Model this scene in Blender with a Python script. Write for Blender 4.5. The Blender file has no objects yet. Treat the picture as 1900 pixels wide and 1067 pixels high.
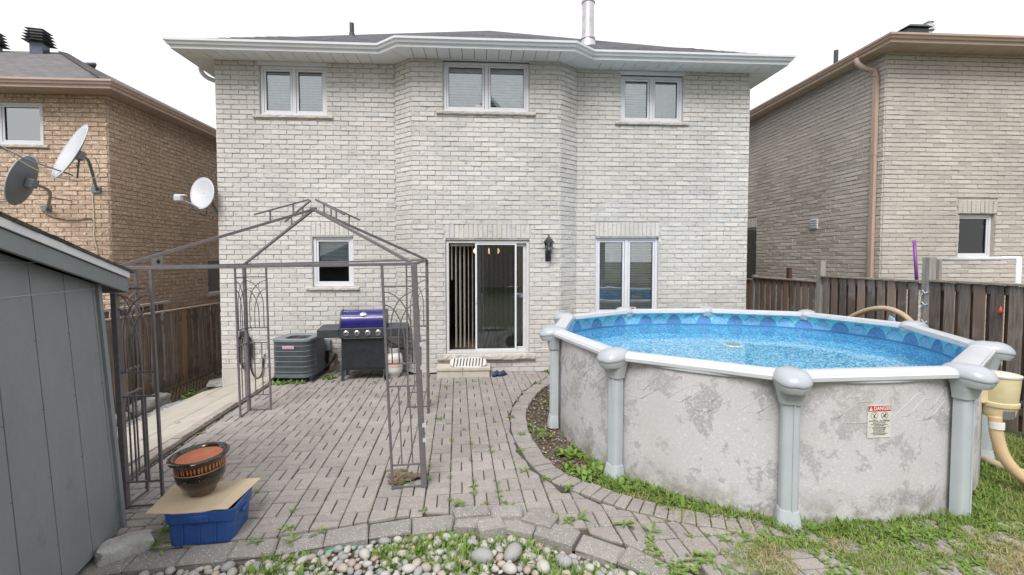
import bpy, bmesh, math, random
from mathutils import Vector, Matrix
from mathutils import noise as mnoise
R = math.radians
random.seed(7)
rnd = random.random
def U(a, b): return a + (b - a) * rnd()
S = bpy.context.scene
COL = S.collection
CAM = Vector((0, 0, 1.98))

# ------------------------------------------------------------------ camera, sky, sun, exposure
cam = bpy.data.objects.new('camera', bpy.data.cameras.new('camera'))
COL.objects.link(cam)
cam.location = CAM
cam.rotation_euler = (R(90 - 2.2), 0, R(-3.5))
cam.data.lens = 16.0
cam.data.sensor_width = 36.0
cam.data.shift_y = -0.0111
cam.data.clip_start = 0.05
cam.data.clip_end = 500
S.camera = cam

SUN_EL, SUN_AZ = 52, 200      # soft sun from behind the camera, slightly left
world = bpy.data.worlds.new('World')
S.world = world
world.use_nodes = True
wn = world.node_tree
wn.nodes.clear()
w_out = wn.nodes.new('ShaderNodeOutputWorld')
w_bg = wn.nodes.new('ShaderNodeBackground')
w_sky = wn.nodes.new('ShaderNodeTexSky')
w_sky.sky_type = 'NISHITA'
w_sky.sun_disc = False
w_sky.sun_elevation = R(SUN_EL)
w_sky.sun_rotation = R(SUN_AZ)
w_sky.air_density = 1.0
w_mix = wn.nodes.new('ShaderNodeMix')
w_mix.data_type = 'RGBA'
w_mix.inputs[0].default_value = 0.93                    # the overcast veil over the clear sky
w_mix.inputs[7].default_value = (9.6, 9.75, 9.8, 1)
w_noise = wn.nodes.new('ShaderNodeTexNoise')
w_noise.inputs['Scale'].default_value = 1.4
w_noise.inputs['Detail'].default_value = 5
w_tc = wn.nodes.new('ShaderNodeTexCoord')
wn.links.new(w_tc.outputs['Generated'], w_noise.inputs['Vector'])
w_mr = wn.nodes.new('ShaderNodeMapRange')
w_mr.inputs[1].default_value = 0.35
w_mr.inputs[2].default_value = 0.7
w_mr.inputs[3].default_value = 0.90
w_mr.inputs[4].default_value = 0.97
wn.links.new(w_noise.outputs['Fac'], w_mr.inputs[0])
wn.links.new(w_mr.outputs[0], w_mix.inputs[0])
wn.links.new(w_sky.outputs[0], w_mix.inputs[6])
wn.links.new(w_mix.outputs[2], w_bg.inputs[0])
w_bg.inputs[1].default_value = 0.051
wn.links.new(w_bg.outputs[0], w_out.inputs[0])

sun = bpy.data.objects.new('sun', bpy.data.lights.new('sun', 'SUN'))
COL.objects.link(sun)
sun.data.energy = 1.5
sun.data.angle = R(30)
sun.data.color = (1.0, 0.975, 0.95)
az = R(SUN_AZ)
sdir = Vector((math.sin(az) * math.cos(R(SUN_EL)), math.cos(az) * math.cos(R(SUN_EL)), math.sin(R(SUN_EL))))
sun.rotation_euler = sdir.to_track_quat('Z', 'Y').to_euler()
sun.location = sdir * 40

S.render.engine = 'CYCLES'
S.view_settings.view_transform = 'Standard'
S.view_settings.look = 'None'
S.view_settings.exposure = 1.3
S.view_settings.gamma = 1.0
S.view_settings.use_curve_mapping = False
S.cycles.max_bounces = 8
S.cycles.transparent_max_bounces = 12

# ------------------------------------------------------------------ tagging and linking
def tag(o, label=None, cat=None, group=None, kind=None):
    if label: o['label'] = label
    if cat: o['category'] = cat
    if group: o['group'] = group
    if kind: o['kind'] = kind
    return o

def thing(name, label=None, cat=None, loc=(0, 0, 0), rz=0, group=None, kind=None):
    o = bpy.data.objects.new(name, None)
    COL.objects.link(o)
    o.empty_display_size = 0.1
    o.location = loc
    o.rotation_euler = (0, 0, rz)
    return tag(o, label, cat, group, kind)

def root_loc(o):
    v = Vector((0, 0, 0))
    while o is not None:
        v += o.location
        o = o.parent
    return v

def copy_tree(o, parent=None):
    c = o.copy()
    COL.objects.link(c)
    if parent is not None: c.parent = parent
    for ch in list(o.children):
        copy_tree(ch, c)
    return c

class MB:
    """collects polygons, links them as one mesh object"""
    def __init__(s): s.v = []; s.f = []
    def add(s, vs, fs):
        b = len(s.v)
        s.v += [tuple(v) for v in vs]
        s.f += [tuple(i + b for i in f) for f in fs]
        return s
    def box(s, c, d, rz=0, M=None):
        hx, hy, hz = d[0] / 2, d[1] / 2, d[2] / 2
        vs = [Vector((x, y, z)) for z in (-hz, hz) for y in (-hy, hy) for x in (-hx, hx)]
        m = M if M is not None else Matrix.Rotation(rz, 3, 'Z')
        vs = [m @ v + Vector(c) for v in vs]
        return s.add(vs, [(0, 2, 3, 1), (4, 5, 7, 6), (0, 1, 5, 4), (2, 6, 7, 3), (0, 4, 6, 2), (1, 3, 7, 5)])
    def bx(s, x0, x1, y0, y1, z0, z1):
        return s.box(((x0 + x1) / 2, (y0 + y1) / 2, (z0 + z1) / 2), (abs(x1 - x0), abs(y1 - y0), abs(z1 - z0)))
    def bar(s, a, b, w, h=None, up=(0, 0, 1)):
        """square bar from a to b"""
        a, b = Vector(a), Vector(b)
        h = h or w
        d = (b - a)
        L = d.length
        if L < 1e-6: return s
        d.normalize()
        upv = Vector(up)
        if abs(d.dot(upv)) > 0.98: upv = Vector((0, 1, 0))
        sx = d.cross(upv).normalized()
        sz = sx.cross(d).normalized()
        m = Matrix((d, sx, sz)).transposed()
        return s.box((a + b) / 2, (L, w, h), M=m)
    def tube(s, pts, r, seg=8, caps=True, flat=1.0):
        pts = [Vector(p) for p in pts]
        n = len(pts)
        rr = r if isinstance(r, (list, tuple)) else [r] * n
        prev = None
        rings = []
        for i, p in enumerate(pts):
            t = (pts[min(i + 1, n - 1)] - pts[max(i - 1, 0)]).normalized()
            if prev is None:
                a = Vector((0, 0, 1)) if abs(t.z) < 0.9 else Vector((1, 0, 0))
                x = t.cross(a).normalized()
            else:
                x = (prev - t * prev.dot(t)).normalized()
            prev = x
            y = t.cross(x)
            rings.append([p + (x * math.cos(k * 2 * math.pi / seg) + y * math.sin(k * 2 * math.pi / seg) * flat) * rr[i] for k in range(seg)])
        vs = [v for ring in rings for v in ring]
        fs = []
        for i in range(n - 1):
            for k in range(seg):
                k2 = (k + 1) % seg
                fs.append((i * seg + k, i * seg + k2, (i + 1) * seg + k2, (i + 1) * seg + k))
        if caps:
            fs.append(tuple(range(seg))[::-1])
            fs.append(tuple((n - 1) * seg + k for k in range(seg)))
        return s.add(vs, fs)
    def lathe(s, prof, c=(0, 0, 0), seg=24, M=None, sx=1, sy=1):
        """prof: (r, z) from bottom to top"""
        vs = []
        for r, z in prof:
            for k in range(seg):
                a = k * 2 * math.pi / seg
                v = Vector((r * math.cos(a) * sx, r * math.sin(a) * sy, z))
                if M is not None: v = M @ v
                vs.append(v + Vector(c))
        fs = []
        for i in range(len(prof) - 1):
            for k in range(seg):
                k2 = (k + 1) % seg
                fs.append((i * seg + k, i * seg + k2, (i + 1) * seg + k2, (i + 1) * seg + k))
        if prof[0][0] > 1e-4: fs.append(tuple(range(seg))[::-1])
        if prof[-1][0] > 1e-4: fs.append(tuple((len(prof) - 1) * seg + k for k in range(seg)))
        return s.add(vs, fs)
    def prism(s, poly, z0, z1):
        n = len(poly)
        vs = [(p[0], p[1], z0) for p in poly] + [(p[0], p[1], z1) for p in poly]
        fs = [tuple(range(n))[::-1], tuple(range(n, 2 * n))]
        for i in range(n):
            j = (i + 1) % n
            fs.append((i, j, n + j, n + i))
        return s.add(vs, fs)
    def quad(s, a, b, c, d): return s.add([a, b, c, d], [(0, 1, 2, 3)])
    def sweep(s, prof, path, closed=False, cap=True):
        """prof: (outward, z) points; outward is to the right of the path"""
        n = len(path)
        P = [Vector((p[0], p[1], 0)) for p in path]
        rings = []
        for i in range(n):
            if closed or 0 < i < n - 1:
                d0 = (P[i] - P[i - 1]).normalized()
                d1 = (P[(i + 1) % n] - P[i]).normalized()
            elif i == 0:
                d0 = d1 = (P[1] - P[0]).normalized()
            else:
                d0 = d1 = (P[-1] - P[-2]).normalized()
            n0 = Vector((d0.y, -d0.x, 0)); n1 = Vector((d1.y, -d1.x, 0))
            m = (n0 + n1).normalized()
            m = m / max(0.3, m.dot(n0))
            rings.append([P[i] + m * o + Vector((0, 0, z)) for o, z in prof])
        k = len(prof)
        vs = [v for r in rings for v in r]
        fs = []
        for i in range(n if closed else n - 1):
            j = (i + 1) % n
            for a in range(k):
                b = (a + 1) % k
                fs.append((i * k + a, j * k + a, j * k + b, i * k + b))
        if cap and not closed:
            fs.append(tuple(range(k)))
            fs.append(tuple((n - 1) * k + a for a in range(k))[::-1])
        return s.add(vs, fs)
    def build(s, name, mat, parent=None, local=False, smooth=False, bevel=0, seg=2, auto=None, recalc=True):
        me = bpy.data.meshes.new(name)
        vs = s.v
        if parent is not None and not local:
            o = root_loc(parent)
            vs = [(v[0] - o.x, v[1] - o.y, v[2] - o.z) for v in vs]
        me.from_pydata(vs, [], s.f)
        if recalc:
            bm = bmesh.new(); bm.from_mesh(me)
            bmesh.ops.recalc_face_normals(bm, faces=bm.faces)
            bm.to_mesh(me); bm.free()
        me.materials.append(mat)
        if smooth:
            me.polygons.foreach_set('use_smooth', [True] * len(me.polygons))
        me.update()
        ob = bpy.data.objects.new(name, me)
        COL.objects.link(ob)
        if parent is not None: ob.parent = parent
        if bevel:
            b = ob.modifiers.new('bevel', 'BEVEL')
            b.width = bevel; b.segments = seg; b.limit_method = 'ANGLE'; b.angle_limit = R(35)
            b.harden_normals = False
        if smooth and auto:
            try:
                me.set_sharp_from_angle(angle=R(auto))
            except Exception: pass
        return ob

# ------------------------------------------------------------------ materials
MATS = {}
def nd(nt, t, **k):
    n = nt.nodes.new(t)
    for a, v in k.items(): setattr(n, a, v)
    return n
def mixc(nt, fac, a, b, mode='MIX'):
    m = nt.nodes.new('ShaderNodeMix'); m.data_type = 'RGBA'; m.blend_type = mode
    for i, x in ((0, fac), (6, a), (7, b)):
        if hasattr(x, 'is_linked') or isinstance(x, bpy.types.NodeSocket): nt.links.new(x, m.inputs[i])
        elif i == 0: m.inputs[0].default_value = x
        else: m.inputs[i].default_value = (*x, 1) if len(x) == 3 else x
    return m.outputs[2]
def mrange(nt, x, a, b, c=0, d=1):
    m = nt.nodes.new('ShaderNodeMapRange')
    nt.links.new(x, m.inputs[0])
    for i, v in ((1, a), (2, b), (3, c), (4, d)): m.inputs[i].default_value = v
    return m.outputs[0]
def math_(nt, op, a, b=None):
    m = nt.nodes.new('ShaderNodeMath'); m.operation = op
    for i, x in ((0, a), (1, b)):
        if x is None: continue
        if isinstance(x, bpy.types.NodeSocket): nt.links.new(x, m.inputs[i])
        else: m.inputs[i].default_value = x
    return m.outputs[0]
def noise_(nt, vec, scale, detail=4, rough=0.55, dist=0.0, sc3=None):
    if sc3:
        mp = nt.nodes.new('ShaderNodeMapping'); mp.inputs['Scale'].default_value = sc3
        nt.links.new(vec, mp.inputs[0]); vec = mp.outputs[0]
    n = nt.nodes.new('ShaderNodeTexNoise')
    nt.links.new(vec, n.inputs['Vector'])
    n.inputs['Scale'].default_value = scale; n.inputs['Detail'].default_value = detail
    n.inputs['Roughness'].default_value = rough; n.inputs['Distortion'].default_value = dist
    return n.outputs['Fac']
def newmat(name):
    m = bpy.data.materials.new(name); m.use_nodes = True
    nt = m.node_tree
    b = nt.nodes['Principled BSDF']
    return m, nt, b
def rand_piece(nt):
    """one random number per piece, whether it is an object of its own or an island of a joined mesh"""
    g = nt.nodes.new('ShaderNodeNewGeometry'); oi = nt.nodes.new('ShaderNodeObjectInfo')
    a = math_(nt, 'ADD', g.outputs['Random Per Island'], oi.outputs['Random'])
    return math_(nt, 'FRACT', a)
def M(name, col, col2=None, rough=0.6, metal=0.0, scale=6, detail=5, lo=0.35, hi=0.65, bump=0.0, bscale=60, bdist=0.004,
      piece=0.0, pcol=None, stretch=None, spec=0.5, dirt=None, dscale=3.0, dlo=.5, dhi=.75, coat=0, rvar=.0, obj=False):
    if name in MATS: return MATS[name]
    m, nt, b = newmat(name)
    if obj:
        pos = nd(nt, 'ShaderNodeTexCoord').outputs['Object']
    else:
        pos = nd(nt, 'ShaderNodeNewGeometry').outputs['Position']
    c = None
    nf = noise_(nt, pos, scale, detail, sc3=stretch)
    if col2 is None: col2 = tuple(x * 0.82 for x in col)
    c = mixc(nt, mrange(nt, nf, lo, hi), col, col2)
    if piece or pcol:
        rp = rand_piece(nt)
        if pcol: c = mixc(nt, mrange(nt, rp, 0.55, 1.0), c, pcol)
        if piece:
            k = mrange(nt, math_(nt, 'FRACT', math_(nt, 'MULTIPLY', rp, 7.31)), 0, 1, 1 - piece, 1 + piece)
            vm = nt.nodes.new('ShaderNodeVectorMath'); vm.operation = 'SCALE'
            nt.links.new(c, vm.inputs[0]); nt.links.new(k, vm.inputs['Scale']); c = vm.outputs[0]
    if dirt:
        df = noise_(nt, pos, dscale, 7, 0.65)
        c = mixc(nt, mrange(nt, df, dlo, dhi, 0, .8), c, dirt)
    nt.links.new(c, b.inputs['Base Color'])
    b.inputs['Metallic'].default_value = metal
    b.inputs['Specular IOR Level'].default_value = spec
    b.inputs['Coat Weight'].default_value = coat
    if rvar:
        nt.links.new(mrange(nt, noise_(nt, pos, scale * 2, 4), .3, .7, rough - rvar, rough + rvar), b.inputs['Roughness'])
    else:
        b.inputs['Roughness'].default_value = rough
    if bump:
        bn = noise_(nt, pos, bscale, 4, 0.6, sc3=stretch)
        bp = nd(nt, 'ShaderNodeBump'); bp.inputs['Strength'].default_value = bump; bp.inputs['Distance'].default_value = bdist
        nt.links.new(bn, bp.inputs['Height']); nt.links.new(bp.outputs[0], b.inputs['Normal'])
    MATS[name] = m
    return m

def brick_mat(name, ca, cb, cc, smudge, sm_lo, sm_hi, blotch=None, bstr=0.5, bscale=45, pale=None):
    m, nt, b = newmat(name)
    pos = nd(nt, 'ShaderNodeNewGeometry').outputs['Position']
    rp = rand_piece(nt)
    c = mixc(nt, mrange(nt, rp, 0.0, 0.75), ca, cb)
    r2 = math_(nt, 'FRACT', math_(nt, 'MULTIPLY', rp, 13.7))
    c = mixc(nt, mrange(nt, r2, 0.86, 1.0), c, cc)
    # soft large weathering
    c = mixc(nt, mrange(nt, noise_(nt, pos, 0.8, 5, sc3=(1, 1, .6)), .42, .66, 0, .75), c, tuple(x * .80 for x in cb))
    # fine mottling
    c = mixc(nt, mrange(nt, noise_(nt, pos, 38, 5, .65, sc3=(1, 1, 1.6)), .45, .75, 0, .5), c, tuple(x * .72 for x in ca))
    # ragged dark scuffs that run along the brick
    sm = noise_(nt, pos, 13, 6, .68, .6, sc3=(1, 1, 2.8))
    c = mixc(nt, mrange(nt, sm, sm_lo, sm_hi, 0, .85), c, smudge)
    if pale:
        pl = noise_(nt, pos, 13, 2, .5, 1.8, sc3=(1, 1, 2.2))
        c = mixc(nt, mrange(nt, pl, .565, .61, 0, .85), c, pale)
    if blotch:
        c = mixc(nt, mrange(nt, noise_(nt, pos, 2.2, 5), .5, .72, 0, .5), c, blotch)
    nt.links.new(c, b.inputs['Base Color'])
    b.inputs['Roughness'].default_value = 0.88
    b.inputs['Specular IOR Level'].default_value = 0.25
    bn = noise_(nt, pos, bscale, 6, .65, sc3=(1, 1, 1.5))
    bp = nd(nt, 'ShaderNodeBump'); bp.inputs['Strength'].default_value = bstr; bp.inputs['Distance'].default_value = 0.012
    nt.links.new(bn, bp.inputs['Height']); nt.links.new(bp.outputs[0], b.inputs['Normal'])
    return m

cream_brick = brick_mat('cream_brick', (.64, .618, .588), (.59, .57, .542), (.565, .565, .57), (.29, .275, .255), .56, .66)
tan_brick = brick_mat('tan_brick', (.54, .405, .31), (.49, .36, .27), (.40, .28, .205), (.27, .185, .135), .60, .70, pale=(.76, .66, .55), bstr=.6)
grey_brick = brick_mat('grey_brick', (.56, .515, .47), (.545, .50, .455), (.53, .485, .44), (.42, .385, .35), .62, .78, bstr=.9, bscale=26)
cream_mortar = M('cream_mortar', (.57, .55, .52), (.47, .45, .425), rough=.95, scale=14, bump=.4, bscale=120, bdist=.003)
tan_mortar = M('tan_mortar', (.40, .28, .20), (.31, .215, .15), rough=.95, scale=14, bump=.4, bscale=120)
grey_mortar = M('grey_mortar', (.49, .445, .40), (.44, .40, .36), rough=.95, scale=14, bump=.4, bscale=120)
inside_mat = M('inside_plaster', (.26, .235, .21), rough=.9)
white_alu = M('white_aluminium', (.72, .73, .76), (.66, .67, .70), rough=.38, scale=3, dirt=(.42, .42, .42), dscale=9, dlo=.66, dhi=.85)
white_vinyl = M('white_vinyl', (.66, .67, .71), (.62, .63, .67), rough=.35, scale=5)
soffit_white = M('soffit_white', (.80, .80, .80), (.77, .77, .77), rough=.5, scale=4)
soffit_tan = M('soffit_tan', (.52, .40, .29), (.46, .35, .255), rough=.55, scale=4)
alu_tan = M('tan_aluminium', (.46, .34, .27), (.42, .31, .245), rough=.4, scale=4)
alu_rose = M('rose_brown_aluminium', (.52, .39, .34), (.47, .35, .305), rough=.4, scale=4)
soffit_brown = M('soffit_brown', (.46, .34, .265), (.40, .29, .225), rough=.6, scale=4)
sill_stone = M('sill_stone', (.52, .485, .44), (.40, .37, .33), rough=.9, scale=18, bump=.8, bscale=40, bdist=.01, dirt=(.28, .25, .22), dscale=6)
concrete = M('foundation_concrete', (.50, .475, .43), (.42, .40, .36), rough=.92, scale=5, bump=.3, bscale=60, dirt=(.50, .36, .28), dscale=2.4, dlo=.58, dhi=.7)
pale_stone = M('step_stone', (.56, .51, .44), (.47, .43, .37), rough=.9, scale=8, bump=.3, bscale=50, dirt=(.33, .30, .26), dscale=7, dlo=.6, dhi=.8)

def shingle_mat(name, c1, c2):
    m, nt, b = newmat(name)
    pos = nd(nt, 'ShaderNodeNewGeometry').outputs['Position']
    br = nd(nt, 'ShaderNodeTexBrick')
    mp = nd(nt, 'ShaderNodeMapping'); mp.inputs['Scale'].default_value = (1, 1, 1)
    nt.links.new(pos, mp.inputs[0]); nt.links.new(mp.outputs[0], br.inputs['Vector'])
    br.inputs['Scale'].default_value = 1.0; br.inputs['Brick Width'].default_value = .28; br.inputs['Row Height'].default_value = .13
    br.inputs['Mortar Size'].default_value = .006; br.inputs['Color1'].default_value = (*c1, 1); br.inputs['Color2'].default_value = (*c2, 1)
    br.inputs['Mortar'].default_value = (.02, .02, .025, 1)
    c = mixc(nt, mrange(nt, noise_(nt, pos, 5, 6), .35, .7, 0, .7), br.outputs['Color'], tuple(x * .55 for x in c1))
    c = mixc(nt, mrange(nt, noise_(nt, pos, 60, 3, .7), .45, .75, 0, .4), c, tuple(min(1, x * 1.7) for x in c2))
    nt.links.new(c, b.inputs['Base Color']); b.inputs['Roughness'].default_value = .95
    return m
shingle_grey = shingle_mat('grey_shingles', (.062, .060, .068), (.11, .105, .115))
shingle_brown = shingle_mat('brown_shingles', (.115, .105, .11), (.17, .155, .16))
shed_shingle = shingle_mat('shed_shingles', (.07, .062, .055), (.10, .09, .08))

def glass_mat(name, tint=(.9, .95, .95), lo=.10, hi=1.0, ior=1.5, base=.06):
    m, nt, b = newmat(name)
    nt.nodes.remove(b)
    out = nt.nodes['Material Output']
    tr = nd(nt, 'ShaderNodeBsdfTransparent'); tr.inputs[0].default_value = (*tint, 1)
    gl = nd(nt, 'ShaderNodeBsdfGlossy'); gl.inputs['Roughness'].default_value = .01
    fr = nd(nt, 'ShaderNodeFresnel'); fr.inputs[0].default_value = ior
    f = mrange(nt, fr.outputs[0], 0, 1, base, hi)
    mx = nd(nt, 'ShaderNodeMixShader')
    nt.links.new(f, mx.inputs[0]); nt.links.new(tr.outputs[0], mx.inputs[1]); nt.links.new(gl.outputs[0], mx.inputs[2])
    nt.links.new(mx.outputs[0], out.inputs[0])
    return m
pane_glass = glass_mat('window_glass', (.92, .97, .99), base=.20)
dark_pane = glass_mat('dark_window_glass', (.86, .90, .92), base=.04)
bright_pane = glass_mat('sky_window_glass', (.85, .90, .92), base=.42)
screen_glass = glass_mat('screened_glass', (.74, .77, .78), base=.05)
blind_mat = M('white_blind', (.85, .86, .88), rough=.55)
curtain_mat = M('pale_curtain', (.62, .62, .60), rough=.9, scale=20)
vblind_mat = M('cream_vertical_blind', (.74, .71, .66), rough=.6)
dark_seal = M('dark_rubber_seal', (.03, .03, .033), rough=.7)

wood_old = M('weathered_boards', (.22, .175, .145), (.10, .08, .068), rough=.9, scale=5, stretch=(9, 9, .7), bump=.5, bscale=14, bdist=.006,
             piece=.35, pcol=(.24, .15, .10), dirt=(.26, .25, .25), dscale=2.3, dlo=.52, dhi=.72)
wood_brown = M('weathered_brown_boards', (.195, .158, .137), (.10, .085, .076), rough=.9, scale=5, stretch=(9, 9, .7), bump=.5, bscale=14, bdist=.006,
               piece=.35, pcol=(.235, .16, .12), dirt=(.27, .26, .26), dscale=2.1, dlo=.5, dhi=.7)
wood_post = M('grey_post_wood', (.33, .31, .285), (.20, .185, .17), rough=.9, scale=5, stretch=(9, 9, .7), bump=.5, bscale=14, bdist=.006)
wood_rail = M('rail_wood', (.30, .255, .21), (.19, .155, .125), rough=.9, scale=8, bump=.4, bscale=20)

# ------------------------------------------------------------------ ground and paving
def gslope(x):
    """the ground falls away to the left of the patio, towards the side fence"""
    if x > -3.32: return -.055
    return max(-.60, .03 + .25 * (x + 3.3) - .07)
soil_grass = None
def ground_material():
    m, nt, b = newmat('ground_soil_and_grass')
    pos = nd(nt, 'ShaderNodeNewGeometry').outputs['Position']
    soil = mixc(nt, mrange(nt, noise_(nt, pos, 30, 6), .35, .65), (.075, .055, .04), (.16, .125, .09))
    green = mixc(nt, mrange(nt, noise_(nt, pos, 45, 6), .3, .7), (.05, .085, .022), (.10, .13, .05))
    c = mixc(nt, mrange(nt, noise_(nt, pos, 2.2, 5), .45, .6), soil, green)
    nt.links.new(c, b.inputs['Base Color']); b.inputs['Roughness'].default_value = .97
    bp = nd(nt, 'ShaderNodeBump'); bp.inputs['Strength'].default_value = .8; bp.inputs['Distance'].default_value = .02
    nt.links.new(noise_(nt, pos, 60, 5), bp.inputs['Height']); nt.links.new(bp.outputs[0], b.inputs['Normal'])
    return m
ground_m = ground_material()
xs = [-250, -60, -20, -9, -6.6, -6.0, -5.5, -5.0, -4.5, -4.0, -3.6, -3.34, -3.30, -2, 0, 1.2, 1.4, 3, 6, 10, 30, 250]
ys = [-250, -60, -20, -6, 0, 2, 2.6, 3, 3.4, 4, 5, 6, 7, 8, 10, 14, 20, 60, 250]
g = MB()
def gz(x, y):
    z = gslope(x)
    if -2.9 < x < 1.3 and y < 3.3: z = -.09
    return z
g.v = [(x, y, gz(x, y)) for y in ys for x in xs]
nx = len(xs)
g.f = [(j * nx + i, j * nx + i + 1, (j + 1) * nx + i + 1, (j + 1) * nx + i) for j in range(len(ys) - 1) for i in range(nx - 1)]
tag(g.build('ground', ground_m), kind='structure')

def chamfer_prism(mb, poly, zt, zb, ch, jit=.0015, tilt=.0025):
    """a paver: convex polygon with a chamfered top"""
    n = len(poly)
    cx = sum(p[0] for p in poly) / n; cy = sum(p[1] for p in poly) / n
    P = [(p[0] + U(-jit, jit), p[1] + U(-jit, jit)) for p in poly]
    tx, ty = U(-tilt, tilt) / .1, U(-tilt, tilt) / .1
    Q = []
    for p in P:
        d = Vector((cx - p[0], cy - p[1])); L = d.length
        k = min(.6, ch * 1.35 / max(L, 1e-4))
        Q.append((p[0] + d.x * k, p[1] + d.y * k))
    def h(p, z): return z + (p[0] - cx) * tx + (p[1] - cy) * ty
    vs = [(p[0], p[1], zb) for p in P] + [(p[0], p[1], h(p, zt - ch)) for p in P] + [(p[0], p[1], h(p, zt)) for p in Q]
    fs = [tuple(range(2 * n, 3 * n))]
    for i in range(n):
        j = (i + 1) % n
        fs.append((i, j, n + j, n + i)); fs.append((n + i, n + j, 2 * n + j, 2 * n + i))
    mb.add(vs, fs)

def clip(poly, p, nrm):
    """keep the side of the line through p that nrm points to"""
    out = []
    for i in range(len(poly)):
        a = Vector(poly[i]); b = Vector(poly[(i + 1) % len(poly)])
        da = (a - p).dot(nrm); db = (b - p).dot(nrm)
        if da >= 0: out.append(tuple(a))
        if (da >= 0) != (db >= 0):
            t = da / (da - db); out.append(tuple(a + (b - a) * t))
    return out
def area(poly):
    return abs(sum(poly[i][0] * poly[(i + 1) % len(poly)][1] - poly[(i + 1) % len(poly)][0] * poly[i][1] for i in range(len(poly)))) / 2

INNER = [(1.20, 7.9), (0.98, 7.38), (0.70, 6.93), (0.48, 6.37), (0.36, 5.92), (0.31, 5.40), (0.325, 4.92), (0.38, 4.56), (0.45, 4.28), (0.54, 4.05), (0.68, 3.87), (0.84, 3.71), (1.0, 3.56), (1.15, 3.45), (1.34, 3.34), (1.6, 3.22), (2.0, 3.08), (2.6, 2.98)]
FRONT = [(-2.62, 2.90), (-2.315, 2.966), (-1.948, 3.016), (-1.445, 3.077), (-1.206, 3.137), (-0.805, 3.229), (-0.251, 3.30), (0.05, 3.27), (0.36, 3.15), (0.758, 2.93), (1.05, 2.70), (1.35, 2.42), (1.6, 2.1)]
KERB = [(-2.98, 3.0), (-3.09, 3.6), (-3.16, 4.1), (-3.217, 4.53), (-3.27, 5.2), (-3.31, 5.99), (-3.335, 6.8), (-3.38, 7.79), (-3.40, 8.16)]
def ylerp(path, x):
    pts = sorted(path)
    if x <= pts[0][0]: return pts[0][1]
    for (x0, y0), (x1, y1) in zip(pts, pts[1:]):
        if x0 <= x <= x1: return y0 + (y1 - y0) * (x - x0) / max(1e-6, x1 - x0)
    return pts[-1][1]
def xlerp(path, y):
    pts = sorted((b, a) for a, b in path)
    if y <= pts[0][0]: return pts[0][1]
    for (x0, y0), (x1, y1) in zip(pts, pts[1:]):
        if x0 <= y <= x1: return y0 + (y1 - y0) * (y - x0) / max(1e-6, x1 - x0)
    return pts[-1][1]

paver_m = None
def paver_material(name, ca, cb, cc, speck, amt, lo):
    m, nt, b = newmat(name)
    pos = nd(nt, 'ShaderNodeNewGeometry').outputs['Position']
    rp = rand_piece(nt)
    c = mixc(nt, mrange(nt, rp, 0, .8), ca, cb)
    c = mixc(nt, mrange(nt, math_(nt, 'FRACT', math_(nt, 'MULTIPLY', rp, 11.3)), .8, 1), c, cc)
    c = mixc(nt, mrange(nt, noise_(nt, pos, 1.3, 5), .4, .7, 0, .5), c, tuple(x * .78 for x in cb))
    c = mixc(nt, mrange(nt, noise_(nt, pos, 16, 6, .7), .5, .72, 0, .45), c, tuple(x * .6 for x in cb))
    v = nd(nt, 'ShaderNodeTexVoronoi'); v.inputs['Scale'].default_value = 110
    nt.links.new(pos, v.inputs['Vector'])
    vc = nd(nt, 'ShaderNodeSeparateColor'); nt.links.new(v.outputs['Color'], vc.inputs[0])
    sp = math_(nt, 'MULTIPLY', mrange(nt, v.outputs['Distance'], .3, .42, 1, 0), mrange(nt, vc.outputs[0], lo, lo + .03, 0, amt))
    c = mixc(nt, sp, c, speck)
    nt.links.new(c, b.inputs['Base Color']); b.inputs['Roughness'].default_value = .92
    b.inputs['Specular IOR Level'].default_value = .3
    bp = nd(nt, 'ShaderNodeBump'); bp.inputs['Strength'].default_value = .55; bp.inputs['Distance'].default_value = .004
    nt.links.new(noise_(nt, pos, 150, 4, .7), bp.inputs['Height']); nt.links.new(bp.outputs[0], b.inputs['Normal'])
    return m
paver_m = paver_material('paver_concrete', (.335, .303, .28), (.285, .257, .24), (.255, .235, .225), (.62, .60, .57), .7, .86)
edge_m = paver_material('edging_concrete', (.29, .27, .252), (.25, .232, .218), (.31, .285, .265), (.66, .65, .63), .8, .78)
joint_m = M('joint_sand', (.085, .072, .06), (.05, .045, .036), rough=1, scale=12)

patio = thing('patio', kind='structure', loc=(-1.2, 5.5, 0))
# bedding sheet below the pavers, following the same outline
bed = [(-3.3, 3.1)] + [(x, y) for x, y in FRONT if x > -2.7] + [(4.9, 2.1), (4.9, 2.95), (3.0, 2.95)] + [(x + .12, y) for x, y in INNER[::-1]] + [(1.35, 8.16), (-3.4, 8.16)]
MB().add([(x, y, -.022) for x, y in bed], [tuple(range(len(bed)))]).build('bedding', joint_m, patio)
GA = R(3.3)
gx = Vector((math.cos(GA), math.sin(GA))); gy = Vector((-math.sin(GA), math.cos(GA)))
G0 = Vector((-.292, 3.80))
def in_field(x, y):
    if y > (7.9 if -1.25 < x < 1.35 else 8.17): return False
    if x < xlerp(KERB, y) + .02: return False
    if x < 1.62 and y < ylerp(FRONT, x) + .19: return False
    if x >= 1.62 and y < 2.28: return False
    if x > 4.95: return False
    if y > 3.05 and x > 0.2 or x > 1.2:
        if x <= 2.55 and y < 3.5 and y < ylerp(INNER[8:], x): return True
        if x > 2.55: return y < 3.02
        return y >= 3.4 and x < xlerp(INNER, y)
    return True
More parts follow.
